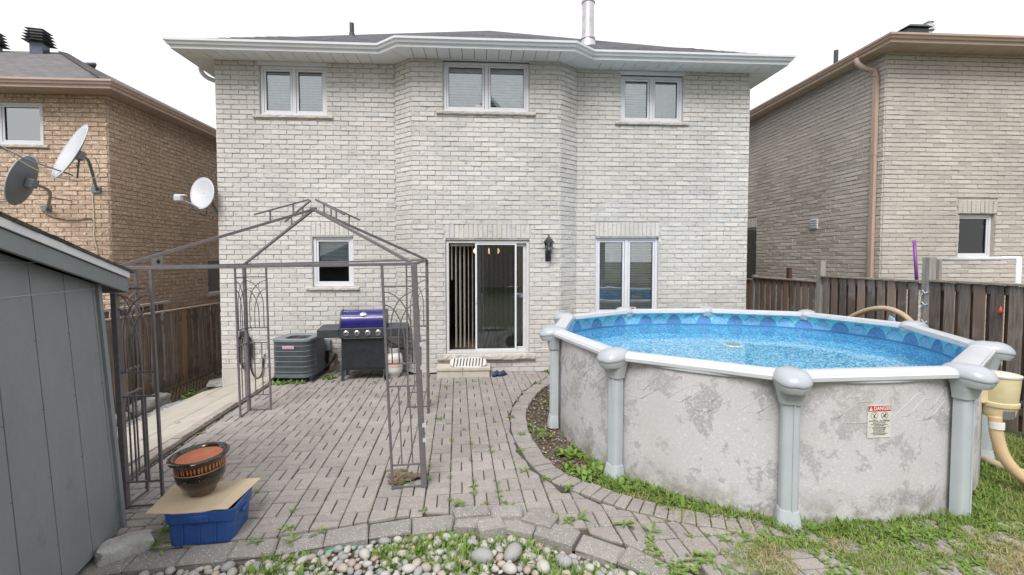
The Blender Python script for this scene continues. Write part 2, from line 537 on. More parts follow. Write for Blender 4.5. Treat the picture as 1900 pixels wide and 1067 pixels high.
# lines that cut pavers at the borders: pairs of (point, inward normal)
def cutters():
    L = []
    def path(pts, side, off=0):
        for (x0, y0), (x1, y1) in zip(pts, pts[1:]):
            d = Vector((x1 - x0, y1 - y0)).normalized(); n = Vector((d.y, -d.x)) * side
            L.append((Vector((x0, y0)), Vector((x1, y1)), n, off))
    path(INNER, 1)            # walking towards the camera, the field lies on the right
    path(FRONT, -1, .205)     # the field lies behind the edging row
    path(KERB, 1, .025)
    return L
CUT = cutters()
fields = []
def emit_paver(poly):
    c = Vector((sum(p[0] for p in poly) / len(poly), sum(p[1] for p in poly) / len(poly)))
    for a, b, n, off in CUT:
        ab = b - a; t = max(0, min(1, (c - a).dot(ab) / ab.length_squared))
        if (c - (a + ab * t)).length < .32:
            poly = clip(poly, a + n * off, n) if 0 < t < 1 or (c - a).dot(n) > 0 or True and 0 <= t <= 1 and (c - (a + ab * t)).length < .25 else poly
            if len(poly) < 3: return
    if area(poly) < .0022: return
    fields.append(poly)
C2 = .1015
for i in range(-18, 30):
    for j in range(-12, 24):
        o = G0 + gx * (i * 2 * C2) + gy * (j * 2 * C2)
        cc_ = o + (gx + gy) * C2
        if not (in_field(cc_.x, cc_.y) or any(in_field(cc_.x + a, cc_.y + b_) for a, b_ in ((.14, 0), (-.14, 0), (0, .14), (0, -.14)))): continue
        gap = .0052
        dj = Vector((U(-.002, .002), U(-.002, .002)))
        for k in (0, 1):
            if (i + j) % 2 == 0:
                a = o + gx * (k * C2); w, h = C2, 2 * C2
            else:
                a = o + gy * (k * C2); w, h = 2 * C2, C2
            a = a + dj
            q = [a + gx * gap * .5 + gy * gap * .5, a + gx * (w - gap) + gy * gap * .5, a + gx * (w - gap) + gy * (h - gap), a + gx * gap * .5 + gy * (h - gap)]
            q = [tuple(p) for p in q]
            mx, my = sum(p[0] for p in q) / 4, sum(p[1] for p in q) / 4
            if my > (7.88 if -1.3 < mx < 1.4 else 8.15): continue
            if .42 < mx < .0 : continue
            # pit: missing pavers inside the front right corner of the gazebo
            if in_field(mx, my) or any(in_field(mx + a_, my + b_) for a_, b_ in ((.09, 0), (-.09, 0), (0, .09), (0, -.09))):
                emit_paver(q)
def zpave(x, y):
    z = 0.0
    z += .012 * math.sin(x * 1.7 + 1) * math.sin(y * 1.1) * .6
    d = math.hypot(x + .74, y - 4.12)
    if d < .22: z -= .035 * (1 - (d / .22) ** 2)
    return z
fields.sort(key=lambda p: (Vector((p[0][0], p[0][1], 0)) - CAM).length)
vis = [p for p in fields if True]
rest = MB()
npv = 0
for p in vis:
    cx_, cy_ = sum(q[0] for q in p) / len(p), sum(q[1] for q in p) / len(p)
    zt = zpave(cx_, cy_) + U(-.0025, .0025)
    inview = cx_ > -2.75 and cy_ > 2.62 and cx_ < cy_ * 1.2 and not (cx_ < -2.3 and cy_ < 3.2)
    if npv < 300 and inview and area(p) > .008:
        mb = MB(); chamfer_prism(mb, p, zt, -.05, .0075)
        mb.build('paver', paver_m, patio, recalc=False); npv += 1
    else:
        chamfer_prism(rest, p, zt, -.05, .0075)
tag(rest.build('pavers', paver_m, patio, recalc=False), kind='stuff')

def along(path, step, start=0):
    """points at equal steps along a polyline with its direction"""
    pts = [Vector(p) for p in path]
    out = []; acc = start; 
    for a, b in zip(pts, pts[1:]):
        L = (b - a).length; d = (b - a) / L
        while acc < L:
            out.append((a + d * acc, d)); acc += step
        acc -= L
    return out
def smooth_path(pts, n=6, closed=False):
    out = []
    N = len(pts)
    P = [Vector(p) for p in pts]
    rng = range(N if closed else N - 1)
    for i in rng:
        p0 = P[(i - 1) % N] if closed or i > 0 else P[0]
        p1 = P[i]; p2 = P[(i + 1) % N]; p3 = P[(i + 2) % N] if closed or i < N - 2 else P[N - 1]
        for k in range(n):
            t = k / n
            out.append(.5 * ((2 * p1) + (p2 - p0) * t + (2 * p0 - 5 * p1 + 4 * p2 - p3) * t * t + (3 * p1 - p0 - 3 * p2 + p3) * t ** 3))
    if not closed: out.append(P[-1])
    return out
# soldier course along the pool side
bs = along([tuple(p) for p in smooth_path(INNER)], .104)
for (p, d), (p2, d2) in zip(bs, bs[1:]):
    n1 = Vector((d.y, -d.x)) * -1; n2 = Vector((d2.y, -d2.x)) * -1
    w = .2 + U(-.006, .006)
    s_ = U(-.006, .006)
    q = [p + n1 * (.008 + s_) + d * .004, p + n1 * (w + s_) + d * .004, p2 + n2 * (w + s_) - d2 * .004, p2 + n2 * (.008 + s_) - d2 * .004]
    if p.y > 7.86 and p.x < 1.35: continue
    if p.x > 2.3: continue
    mb = MB(); chamfer_prism(mb, [tuple(x) for x in q], U(-.006, .006), -.05, .006, tilt=.004)
    mb.build('border_paver', paver_m, patio)
# front edging of large dark speckled blocks
bs = along(FRONT, .30, .02)
for k, ((p, d), (p2, d2)) in enumerate(zip(bs, bs[1:])):
    if p.x > 1.7: break
    n1 = Vector((-d.y, d.x)); n2 = Vector((-d2.y, d2.x))
    lift = U(-.010, .003) + (.022 if -.3 < p.x < .5 else 0)
    w = .19 + U(-.008, .008)
    e = U(-.012, .012)
    q = [p + n1 * e + d * .006, p2 + n2 * e - d2 * .004, p2 + n2 * w - d2 * .004, p + n1 * w + d * .006]
    mb = MB(); chamfer_prism(mb, [tuple(x) for x in q], lift, -.11, .012, jit=.006, tilt=.006)
    mb.build('edging_block', edge_m, patio)
# loose raised blocks where the edging turns
for (x, y, w, h, rz, z) in ((-.10, 3.44, .27, .13, .12, .05), (.17, 3.42, .25, .14, -.05, .055), (.42, 3.33, .24, .17, -.55, .05), (.05, 3.27, .2, .12, .3, .045)):
    c = Vector((x, y)); ax = Vector((math.cos(rz), math.sin(rz))); ay = Vector((-ax.y, ax.x))
    q = [c - ax * w / 2 - ay * h / 2, c + ax * w / 2 - ay * h / 2, c + ax * w / 2 + ay * h / 2, c - ax * w / 2 + ay * h / 2]
    mb = MB(); chamfer_prism(mb, [tuple(v) for v in q], z, -.05, .012, jit=.01, tilt=.004)
    tag(mb.build('edging_block', edge_m, patio), 'loose grey block raised above the paving at the turn of the edging')
# stained hollow
stain_m = M('brown_soil_stain', (.12, .085, .055), (.22, .165, .11), rough=1, scale=22, bump=.9, bscale=60, bdist=.02)
mb = MB(); hp = []
for k in range(22):
    a = k / 22 * 2 * math.pi; r = .125 * (1 + .25 * math.sin(a * 3 + 1) + .12 * math.sin(a * 7))
    hp.append((-.745 + r * 1.15 * math.cos(a), 4.10 + r * .95 * math.sin(a)))
mb.add([(-.745, 4.10, .0)] + [(x, y, .008) for x, y in hp], [(0, i + 1, (i + 1) % 22 + 1) for i in range(22)])
tag(mb.build('soil_heap', stain_m), 'brown patch of dirt and broken paver inside the gazebo corner', 'dirt patch')
mb = MB()
for k in range(26):
    a = U(0, 6.28); r = U(.01, .14); s = U(.01, .028)
    mb.lathe([(s * .5, -s * .3), (s, 0), (s * .5, s * .5)], (-.745 + r * math.cos(a), 4.10 + r * math.sin(a), .012), 6)
tag(mb.build('dirt_clods', stain_m), 'crumbs of brown soil strewn over the dirt patch', 'soil', kind='stuff')

# ------------------------------------------------------------------ left side path, kerb, gravel
path_m = M('buff_concrete_slab', (.44, .405, .355), (.385, .35, .305), rough=.93, scale=3, bump=.35, bscale=90, bdist=.003, dirt=(.34, .31, .27), dscale=3.4, dlo=.52, dhi=.72)
kerb_top = M('kerb_paver', (.38, .34, .30), (.31, .275, .25), rough=.93, scale=9, bump=.4, bscale=110, piece=.1)
timber_m = M('dark_kerb_timber', (.085, .07, .055), (.13, .11, .09), rough=.95, scale=20, bump=.7, bscale=40, bdist=.01)
side_path = thing('side_path', kind='structure', loc=(-4.2, 6, -.2))
def pz(x): return .045 + .25 * (x + 3.3)
def slab(x0, x1, y0, y1, name='concrete_slab'):
    mb = MB(); g_ = .007
    chamfer_prism(mb, [(x0 + g_, y0 + g_), (x1 - g_, y0 + g_), (x1 - g_, y1 - g_), (x0 + g_, y1 - g_)], 0, -.07, .006, jit=.003, tilt=0)
    mb.v = [(x, y, z + pz(x)) for x, y, z in mb.v]
    return mb.build(name, path_m, side_path)
for y0, y1 in ((2.6, 4.3), (4.3, 6.02), (6.02, 7.75)): slab(-5.0, -3.97, y0, y1)
for y0, y1 in ((2.6, 4.3), (4.3, 6.0), (6.0, 8.16)): slab(-3.965, -3.42, y0, y1)
slab(-5.0, -4.60, 7.75, 8.3)
slab(-4.58, -3.97, 7.75, 8.16)
bs = along(KERB, .208)
for (p, d), (p2, d2) in zip(bs, bs[1:]):
    n1 = Vector((-d.y, d.x)); n2 = Vector((-d2.y, d2.x))
    q = [p + n1 * .115 + d * .004, p + n1 * .01 + d * .004, p2 + n2 * .01 - d2 * .004, p2 + n2 * .115 - d2 * .004]
    mb = MB(); chamfer_prism(mb, [tuple(v) for v in q][::-1], .045 + U(-.004, .004), -.05, .008, tilt=.004)
    mb.build('kerb_paver', kerb_top, side_path)
mb = MB(); mb.sweep([(-.008, -.06), (.022, -.06), (.022, .022), (-.008, .03)], KERB)
tag(mb.build('kerb_board', timber_m, side_path), 'dark board edging the patio')
gravel_m = M('blue_grey_gravel', (.36, .37, .39), (.25, .25, .27), rough=.9, scale=40, piece=.35, pcol=(.46, .46, .46))
def stones(mb, n, xr, yr, sr, zf, inside=None):
    for _ in range(n):
        x, y = U(*xr), U(*yr)
        if inside and not inside(x, y): continue
        s = U(*sr); a = U(0, 3.1)
        M3 = Matrix.Rotation(a, 3, 'Z') @ Matrix.Rotation(U(-.4, .4), 3, 'X')
        vs = []
        for zz, rr in ((-.45, .55), (.1, 1), (.55, .55)):
            for k in range(5):
                b = k / 5 * 6.283 + zz
                vs.append(M3 @ Vector((math.cos(b) * rr * s * U(.8, 1.2), math.sin(b) * rr * s * .75, zz * s * .8)) + Vector((x, y, zf(x, y))))
        mb.add(vs, [(10, 11, 12, 13, 14)] + [(i * 5 + k, i * 5 + (k + 1) % 5, (i + 1) * 5 + (k + 1) % 5, (i + 1) * 5 + k) for i in (0, 1) for k in range(5)])
mb = MB()
stones(mb, 3600, (-5.45, -4.99), (4.3, 8.1), (.010, .022), lambda x, y: pz(x) - .045 + U(0, .02))
tag(mb.build('gravel', gravel_m, recalc=False), 'strip of blue grey gravel between the concrete path and the rough edging stones', 'gravel', kind='stuff')
mb = MB()
kp = along(KERB, .012)
for p, d in kp:
    if rnd() < .5: continue
    n = Vector((d.y, -d.x)); q = p + n * U(.02, .04); s = U(.004, .009)
    mb.lathe([(s * .6, -s * .4), (s, 0), (s * .5, s * .6)], (q.x, q.y, -.004), 5)
tag(mb.build('joint_grit', gravel_m), 'line of pale grit lying against the dark kerb board', 'grit', kind='stuff')

rock_m = M('grey_rock', (.36, .35, .33), (.22, .215, .20), rough=.92, scale=7, bump=.9, bscale=18, bdist=.02, dirt=(.46, .44, .42), dscale=5)
def rock(name, c, d, rz, label, cat='stone', seed=0, mat=rock_m, group=None, sub=2, amp=.16, box=.5):
    bm = bmesh.new()
    bmesh.ops.create_icosphere(bm, subdivisions=sub + 1, radius=1)
    for v in bm.verts:
        p = v.co.copy(); m_ = max(abs(p.x), abs(p.y), abs(p.z))
        p = p.lerp(p / m_ * .82, box)
        k = 1 + amp * mnoise.noise(p * 1.7 + Vector((seed * 3.1, seed, 0))) + amp * .4 * mnoise.noise(p * 5 + Vector((seed, 0, seed)))
        v.co = Vector((p.x * d[0] / 2, p.y * d[1] / 2, p.z * d[2] / 2)) * k
    bmesh.ops.rotate(bm, verts=bm.verts, cent=(0, 0, 0), matrix=Matrix.Rotation(rz, 3, 'Z'))
    me = bpy.data.meshes.new(name); bm.to_mesh(me); bm.free()
    me.materials.append(mat)
    me.polygons.foreach_set('use_smooth', [True] * len(me.polygons))
    try: me.set_sharp_from_angle(angle=R(38))
    except Exception: pass
    o = bpy.data.objects.new(name, me); COL.objects.link(o); o.location = c
    return tag(o, label, cat, group)
rock('edging_stone', (-5.58, 5.9, -.50), (.22, 1.0, .22), .05, 'long rough grey stone edging nearest the shed below the left fence', seed=1, group='rough edging stones under the left fence')
rock('edging_stone', (-5.60, 6.95, -.50), (.24, 1.0, .24), .0, 'middle rough grey stone in the edging below the left fence', seed=2, group='rough edging stones under the left fence')
rock('edging_stone', (-5.62, 7.95, -.48), (.30, .85, .30), -.05, 'rounded blue grey stone at the far end of the edging, next to the lattice', seed=3, group='rough edging stones under the left fence')
rock('flat_stone', (-5.25, 9.35, -.50), (.55, .6, .14), .3, 'flat dark stone lying on the ground between house corner and fence', seed=4)
rock('grey_block_stone', (-2.43, 3.16, .015), (.36, .20, .17), .75, 'broken pale grey stone at the bottom corner of the shed', seed=5, box=.85, amp=.16, mat=M('pale_rock', (.50, .49, .475), (.36, .35, .335), rough=.92, scale=9, bump=1.0, bscale=22, bdist=.02))

# ------------------------------------------------------------------ pebble bed
peb_cols = [((.40, .38, .35), (.29, .27, .25)), ((.48, .46, .43), (.37, .35, .32)), ((.40, .33, .28), (.30, .24, .20)), ((.33, .33, .325), (.24, .24, .24)), ((.45, .39, .33), (.35, .295, .245))]
peb_m = [M('pebble_stone_%s' % n, a, b, rough=.72, scale=25, bump=.15, bscale=80, bdist=.003, obj=True) for n, (a, b) in zip(('grey', 'pale', 'brown', 'slate', 'buff'), peb_cols)]
pebble_bed = thing('pebble_bed', kind='structure', loc=(-.7, 2.95, -.1))
MB().add([(-2.9, 2.0, -.055), (1.5, 2.0, -.055), (1.3, 2.55, -.055), (1.05, 2.72, -.055), (.76, 2.93, -.055), (.3, 3.2, -.055), (-.3, 3.34, -.055), (-.8, 3.26, -.055), (-1.4, 3.12, -.055), (-2.3, 3.0, -.055), (-2.9, 2.9, -.055)],
         [tuple(range(11))]).build('pebble_soil', M('dark_soil', (.07, .055, .042), (.12, .10, .075), rough=1, scale=25, bump=.8, bscale=60, bdist=.015), pebble_bed)
peb_mesh = []
for k in range(14):
    bm = bmesh.new(); bmesh.ops.create_icosphere(bm, subdivisions=2, radius=1)
    for v in bm.verts:
        p = v.co
        q = 1 + .13 * mnoise.noise(p * 1.1 + Vector((k * 5.3, 0, k)))
        v.co = Vector((p.x * q, p.y * .78 * q, p.z * .62 * q))
    me = bpy.data.meshes.new('pebble'); bm.to_mesh(me); bm.free()
    me.polygons.foreach_set('use_smooth', [True] * len(me.polygons))
    me.materials.append(peb_m[k % 5])
    peb_mesh.append(me)
placed = []
grid_ = {}
def ok_(x, y, r):
    gx_, gy_ = int(x / .1), int(y / .1)
    for i in (-1, 0, 1):
        for j in (-1, 0, 1):
            for (a, b, c) in grid_.get((gx_ + i, gy_ + j), ()):
                if (a - x) ** 2 + (b - y) ** 2 < (.80 * (r + c)) ** 2: return False
    grid_.setdefault((gx_, gy_), []).append((x, y, r)); return True
for k, (x, y, r) in enumerate([(.19, 3.02, .075), (-.02, 2.99, .075), (.52, 2.92, .06), (.38, 2.87, .062), (.16, 2.86, .055), (.30, 2.98, .05), (-.22, 2.92, .045)]):
    if ok_(x, y, r): placed.append((x, y, r))
for t in range(15000):
    x = U(-2.35, 1.25); y = U(2.5, 3.3)
    if y > ylerp(FRONT, x) - .02: continue
    if x < -2.3 and y > 2.9: continue
    r = U(.026, .042) if t < 8000 else U(.013, .022)
    if rnd() < .07: r *= 1.3
    if ok_(x, y, r): placed.append((x, y, r))
placed.sort(key=lambda p: -p[2] / (Vector((p[0], p[1], 0)) - CAM).length * (1 if p[1] > 2.74 and p[0] > -2.4 else .1))
rm = MB()
for k, (x, y, r) in enumerate(placed):
    rot = (U(-.25, .25), U(-.25, .25), U(0, 6.28))
    z = -.055 + r * .45 + U(-.004, .012)
    if k < 300:
        o = bpy.data.objects.new('pebble', peb_mesh[random.choice((0, 1, 2, 3, 5, 6, 8, 10, 11, 1, 0, 6, 13, 4, 9))]); COL.objects.link(o)
        o.parent = pebble_bed; o.location = Vector((x, y, z)) - pebble_bed.location
        o.rotation_euler = rot; o.scale = (r * U(.95, 1.2), r, r * U(.9, 1.1))
    else:
        me = peb_mesh[k % 14]; M3 = Matrix.Rotation(rot[2], 3, 'Z') @ Matrix.Rotation(rot[0], 3, 'X')
        rm.add([M3 @ (v.co * r) + Vector((x, y, z)) for v in me.vertices], [tuple(p.vertices) for p in me.polygons])
small_peb = M('small_pebbles', (.36, .34, .31), (.26, .245, .225), rough=.75, scale=18, piece=.35, pcol=(.40, .31, .25))
o = rm.build('pebbles', small_peb, pebble_bed, smooth=True, recalc=False); tag(o, kind='stuff')

# ------------------------------------------------------------------ brick walls
def brick_faces(w, h, d, j=.0025, ins=.007, rough=0):
    """local brick: x along, -y out, z up, centred"""
    def q(): return U(-j, j)
    t = U(-.003, .003) * (1 + rough); t2 = U(-.003, .003) * (1 + rough)
    B = [(-w / 2, 0, -h / 2), (w / 2, 0, -h / 2), (w / 2, 0, h / 2), (-w / 2, 0, h / 2)]
    Fm = [(-w / 2 + q() * .5, -d + .006, -h / 2 + q() * .5), (w / 2 + q() * .5, -d + .006, -h / 2 + q() * .5), (w / 2 + q() * .5, -d + .006, h / 2 + q() * .5), (-w / 2 + q() * .5, -d + .006, h / 2 + q() * .5)]
    I = [(-w / 2 + ins + q(), -d - t, -h / 2 + ins * .7 + q()), (w / 2 - ins + q(), -d - t2, -h / 2 + ins * .7 + q()), (w / 2 - ins + q(), -d + t - rough * .004, h / 2 - ins * .7 + q()), (-w / 2 + ins + q(), -d + t2 - rough * .004, h / 2 - ins * .7 + q())]
    vs = B + Fm + I
    fs = [(8, 9, 10, 11)]
    for a in range(4):
        b = (a + 1) % 4
        fs.append((a, b, 4 + b, 4 + a)); fs.append((4 + a, 4 + b, 8 + b, 8 + a))
    return vs, fs

class Wall:
    def __init__(s, A, B, z0, z1, openings=(), skip=()):
        s.A = Vector((A[0], A[1], 0)); s.B = Vector((B[0], B[1], 0)); s.z0 = z0; s.z1 = z1
        s.L = (s.B - s.A).length; s.u = (s.B - s.A) / s.L; s.n = Vector((s.u.y, -s.u.x, 0)); s.op = list(openings); s.skip = list(skip)
def lay(wall, L, Hc, gap, ext=(0, 0), phase=0, head=None):
    head = gap if head is None else head
    out = []
    n = int(math.ceil((wall.z1 - wall.z0) / Hc))
    for i in range(n):
        za = wall.z0 + i * Hc; zb = min(za + Hc, wall.z1); zc = za + Hc / 2
        if zb - za < .02: continue
        spans = [(-ext[0], wall.L + ext[1])]
        for (u0, u1, o0, o1) in list(wall.op) + list(wall.skip):
            if o0 - .012 < zc < o1 + .012:
                ns = []
                for a, b in spans:
                    if u1 <= a or u0 >= b: ns.append((a, b)); continue
                    if u0 > a: ns.append((a, u0))
                    if u1 < b: ns.append((u1, b))
                spans = ns
        off = (L / 2 if (i + phase) % 2 else 0) + wall.A.x * 0
        for a, b in spans:
            k0 = math.floor((a - off) / L)
            x = off + k0 * L
            while x < b - 1e-4:
                p, q = max(a, x), min(b, x + L)
                if q - p > .035:
                    out.append((wall, (p + q) / 2 + U(-.002, .002), (za + zb) / 2, q - p - head, zb - za - gap + U(-.003, .001), False))
                x += L
    return out
def soldier(wall, u0, u1, z0, z1, n, gap):
    w = (u1 - u0) / n
    return [(wall, u0 + (k + .5) * w, (z0 + z1) / 2, w - gap, z1 - z0 - gap, True) for k in range(n)]
def build_bricks(parent, bricks, mat, d0, d1, rough=0, view=lambda P: True, budget=300, var=.0025):
    bricks.sort(key=lambda b: -(b[3] * b[4]) ** .5 / (b[0].A + b[0].u * b[1] + Vector((0, 0, b[2])) - CAM).length * (1 if view(b[0].A + b[0].u * b[1] + Vector((0, 0, b[2]))) else .01)
                * (1 if b[0].skip is None else 1))
    rest = MB(); base = root_loc(parent)
    for k, (wl, u, z, w, h, sol) in enumerate(bricks):
        P = wl.A + wl.u * u + Vector((0, 0, z))
        vs, fs = brick_faces(w, h, U(d0, d1), j=var, rough=rough)
        a = math.atan2(wl.u.y, wl.u.x)
        if k < budget:
            me = bpy.data.meshes.new('brick'); me.from_pydata(vs, [], fs); me.materials.append(mat)
            o = bpy.data.objects.new('brick', me); COL.objects.link(o)
            o.parent = parent; o.location = P - base; o.rotation_euler = (0, 0, a)
        else:
            Mz = Matrix.Rotation(a, 3, 'Z')
            rest.add([Mz @ Vector(v) + P for v in vs], fs)
    tag(rest.build('bricks', mat, parent, recalc=False), kind='stuff')
def wall_sheet(mb, wall, reveal=.11):
    us = sorted({0, wall.L} | {x for o in wall.op for x in o[:2]})
    zs = sorted({wall.z0, wall.z1} | {x for o in wall.op for x in o[2:]})
    def P(u, z, d=0): return wall.A + wall.u * u - wall.n * d + Vector((0, 0, z))
    for u0, u1 in zip(us, us[1:]):
        for z0, z1 in zip(zs, zs[1:]):
            um, zm = (u0 + u1) / 2, (z0 + z1) / 2
            if any(o[0] < um < o[1] and o[2] < zm < o[3] for o in wall.op): continue
            mb.quad(P(u0, z0), P(u1, z0), P(u1, z1), P(u0, z1))
    for (u0, u1, z0, z1) in wall.op:
        c = [(u0, z0), (u1, z0), (u1, z1), (u0, z1)]
        for i in range(4):
            a, b = c[i], c[(i + 1) % 4]
            mb.quad(P(*a), P(*b), P(b[0], b[1], reveal), P(a[0], a[1], reveal))

# ------------------------------------------------------------------ the house in the middle
XL, XR, YM, YB = -4.575, 4.87, 8.18, 7.90
ZS = 5.36
house = thing('brick_house', 'cream brick two storey house with a shallow central bay and white gutters, in the middle', 'house', (0, 8.2, 0))
BZ = .06
wL = Wall((XL, YM), (-1.54, YM), BZ, ZS)
wFL = Wall((-1.54, YM), (-1.22, YB), .0, ZS)
wB = Wall((-1.22, YB), (1.32, YB), .0, ZS + .03)
wFR = Wall((1.32, YB), (1.66, YM), .0, ZS)
wR = Wall((1.66, YM), (XR, YM), .0, ZS)
def op(wall, x0, x1, z0, z1): return (x0 - wall.A.x, x1 - wall.A.x, z0, z1)
WUL = (-3.84, -2.715, 4.455, 5.30); WLL = (-3.00, -2.30, 1.485, 2.37); WUC = (-.69, .78, 4.49, 5.335); WUR = (2.465, 3.61, 4.45, 5.28); WLR = (2.02, 3.19, .95, 2.37); DOOR = (-.66, .787, .325, 2.315)
wL.op = [op(wL, *WUL), op(wL, *WLL)]
wB.op = [op(wB, *WUC), op(wB, *DOOR)]
wR.op = [op(wR, *WUR), op(wR, *WLR)]
def sk(wall, x0, x1, z0, z1): wall.skip.append((x0 - wall.A.x, x1 - wall.A.x, z0, z1))
sk(wL, WUL[0], WUL[1], WUL[3], 5.40); sk(wB, WUC[0], WUC[1], WUC[3], 5.42); sk(wR, WUR[0], WUR[1], WUR[3], 5.40)
for (wl, W) in ((wL, WUL), (wL, WLL), (wB, WUC), (wR, WUR), (wR, WLR)):
    sk(wl, W[0] - .11, W[1] + .11, W[2] - .062, W[2] - .004)
    wl.skip.pop()
# soldier courses over the lower openings
for (wl, W, zt) in ((wL, (WLL[0] - .01, WLL[1] + .01), 2.62), (wB, (DOOR[0] - .02, DOOR[1] + .02), 2.572), (wR, (WLR[0] - .01, WLR[1] + .01), 2.635)):
    sk(wl, W[0], W[1], 2.32, zt)
HC = .0828; HL = .262
bricks = []
bricks += lay(wL, HL, HC, .008, (0, 0))
bricks += lay(wFL, HL, HC, .008, (.0, .006), 1)
bricks += lay(wB, HL, HC, .008, (.004, .004), 0)
bricks += lay(wFR, HL, HC, .008, (.006, 0), 1)
bricks += lay(wR, HL, HC, .008, (0, 0))
# one missing piece beside the lamp
bricks = [b for b in bricks if not (b[0] is wB and abs(b[1] - (1.20 + 1.22)) < .13 and abs(b[2] - 1.865) < .035)]
bricks.append((wB, 1.08 + 1.22, 1.865, .10, .072, False))
for (wl, W, z0, zt, n) in ((wL, WLL, 2.375, 2.62, 9), (wB, DOOR, 2.325, 2.572, 18), (wR, WLR, 2.375, 2.635, 15)):
    bricks += soldier(wl, W[0] - wl.A.x - .01, W[1] - wl.A.x + .01, z0, zt, n, .010)
def hv(P):
    if P.z < 1.0 and P.x > .6: return False
    return not (P.z > 2.2 and P.z < 4.3 and False)
build_bricks(house, bricks, cream_brick, .010, .019, view=hv, rough=.4)
ws = MB()
for w_ in (wL, wFL, wB, wFR, wR): wall_sheet(ws, w_, reveal=.09)
ws.build('wall', cream_mortar, house, recalc=False)
# remaining shell, closed so the rooms are dark
sh = MB()
sh.bx(XL, XL + .2, YM + .01, 18, -.5, ZS); sh.bx(XR - .2, XR, YM + .01, 18, -.5, ZS); sh.bx(XL, XR, 18, 18.2, -.5, ZS)
sh.build('side_wall', cream_mortar, house)
il = MB(); il.bx(XL + .2, XR - .2, YM + .25, 17.9, .20, .30); il.bx(-1.25, 1.4, YB + .25, YM + .25, .2, .3)
il.build('floor', M('indoor_floor', (.20, .15, .10), rough=.5), house)
MB().bx(XL + .2, XR - .2, YM + .3, 17.9, 2.75, 2.95).build('upper_floor', inside_mat, house)
MB().bx(XL + .2, XR - .2, 11.4, 11.5, .3, ZS).build('inner_wall', inside_mat, house)
f = MB()
f.bx(XL - .0, -1.54, YM - .012, YM + .15, -.75, BZ - .002)
f.build('foundation', concrete, house, bevel=.004)

EAVE_IN = [(XL, 17.9), (XL, YM), (-1.54, YM), (-1.22, YB), (1.32, YB), (1.66, YM), (XR, YM), (XR, 17.9)]
EAVE_OUT = [(XL - .42, 17.9), (XL - .42, YM - .43), (-1.71, YM - .43), (-1.37, YB - .43), (1.47, YB - .43), (1.83, YM - .43), (XR + .42, YM - .43), (XR + .42, 17.9)]
# soffit panels, each a strip of its own
def soffit(parent, inn, out, z, mat, w=.2, th=.012, segs=None, name='soffit_panel'):
    base = root_loc(parent)
    for k in (segs or range(len(inn) - 1)):
        a, b = Vector(inn[k]), Vector(inn[k + 1]); c, d = Vector(out[k]), Vector(out[k + 1])
        L = (d - c).length; n = max(1, round(L / w))
        # panels run square to the wall where they can, and are clipped to the mitre
        u = (d - c) / L; nn = Vector((u.y, -u.x))
        quad = [tuple(a), tuple(b), tuple(d), tuple(c)]
        for i in range(n):
            p0 = c + u * (L * i / n + .0045); p1 = c + u * (L * (i + 1) / n - .0045)
            poly = clip(quad, p0, u) if i > 0 else quad
            poly = clip(poly, p1, -u) if i < n - 1 and len(poly) > 2 else poly
            if len(poly) < 3 or area(poly) < .002: continue
            # drop the outer lip a touch so that the joints read
            MB().prism(poly, z, z + th).build(name, mat, parent, bevel=.0)
soffit(house, EAVE_IN, EAVE_OUT, ZS, soffit_white, segs=[0, 1, 2, 3, 4, 5, 6], w=.2)
MB().bx(XL + .1, XR - .1, YM + .1, 17.9, ZS + .03, ZS + .04).build('ceiling', inside_mat, house)
gut = [(0, ZS - .012), (.012, ZS - .012), (.018, ZS + .035), (.05, ZS + .045), (.062, ZS + .075), (.085, ZS + .092), (.088, ZS + .125), (.074, ZS + .125), (.072, ZS + .10), (.0, ZS + .09)]
MB().sweep(gut, EAVE_OUT, cap=True).build('gutter', white_alu, house)
# drip edge strip above the gutter
MB().sweep([(.0, ZS + .115), (.045, ZS + .105), (.045, ZS + .112), (.0, ZS + .135)], EAVE_OUT).build('drip_edge', white_alu, house)
ez = ZS + .125
ap = ((XL + XR) / 2, 12.9, ez + .548 * 5.15)
E0, E1, E2, E3 = (XL - .40, YM - .41, ez), (XR + .40, YM - .41, ez), (XR + .40, 18.0, ez), (XL - .40, 18.0, ez)
rf = MB().add([E0, E1, E2, E3, ap], [(0, 1, 4), (1, 2, 4), (2, 3, 4), (3, 0, 4)])
P1, P2, P3, P4 = (-1.71, YM - .42, ez + .004), (-1.37, YB - .42, ez + .004), (1.47, YB - .42, ez + .004), (1.83, YM - .42, ez + .004)
ap2 = (ap[0], ap[1] + .05, ap[2] + .02)
rf.add([P1, P2, P3, P4, ap2], [(0, 1, 4), (1, 2, 4), (2, 3, 4)])
rf.build('roof', shingle_grey, house)
# first shingle courses as real overlapping tabs
sg = MB()
for r_ in range(9):
    for (xa, xb, y0, zz) in ((XL - .38, -1.75, YM - .41, ez), (-1.35, 1.45, YB - .41, ez + .004), (1.85, XR + .38, YM - .41, ez)):
        x = xa + r_ * .14 * (1 if xa < -2 else (0.5 if xa < 0 else 0))
        xe = xb - (r_ * .14 if xb > 2 else (r_ * .07 if xb > 0 else 0))
        while x < xe:
            w = U(.10, .26); w = min(w, xe - x)
            y = y0 + r_ * .13; z = zz + .548 * r_ * .13 + .012; t = U(.003, .012)
            c = Matrix.Rotation(math.atan(.548), 3, 'X')
            sg.box((x + w / 2, y + .075, z + .548 * .075), (w - .004, .15, .006 + t), M=c)
            x += w
sg.build('shingles', shingle_grey, house)
tag(bpy.data.objects['shingles'], kind='stuff')
vp = MB(); vp.lathe([(.13, -.12), (.10, .02), (.055, .06), (.055, .12)], (-2.64, 9.5, 6.38), 16); vp.build('vent_flashing', M('dark_lead', (.09, .09, .10), rough=.6), house, smooth=True, auto=40)
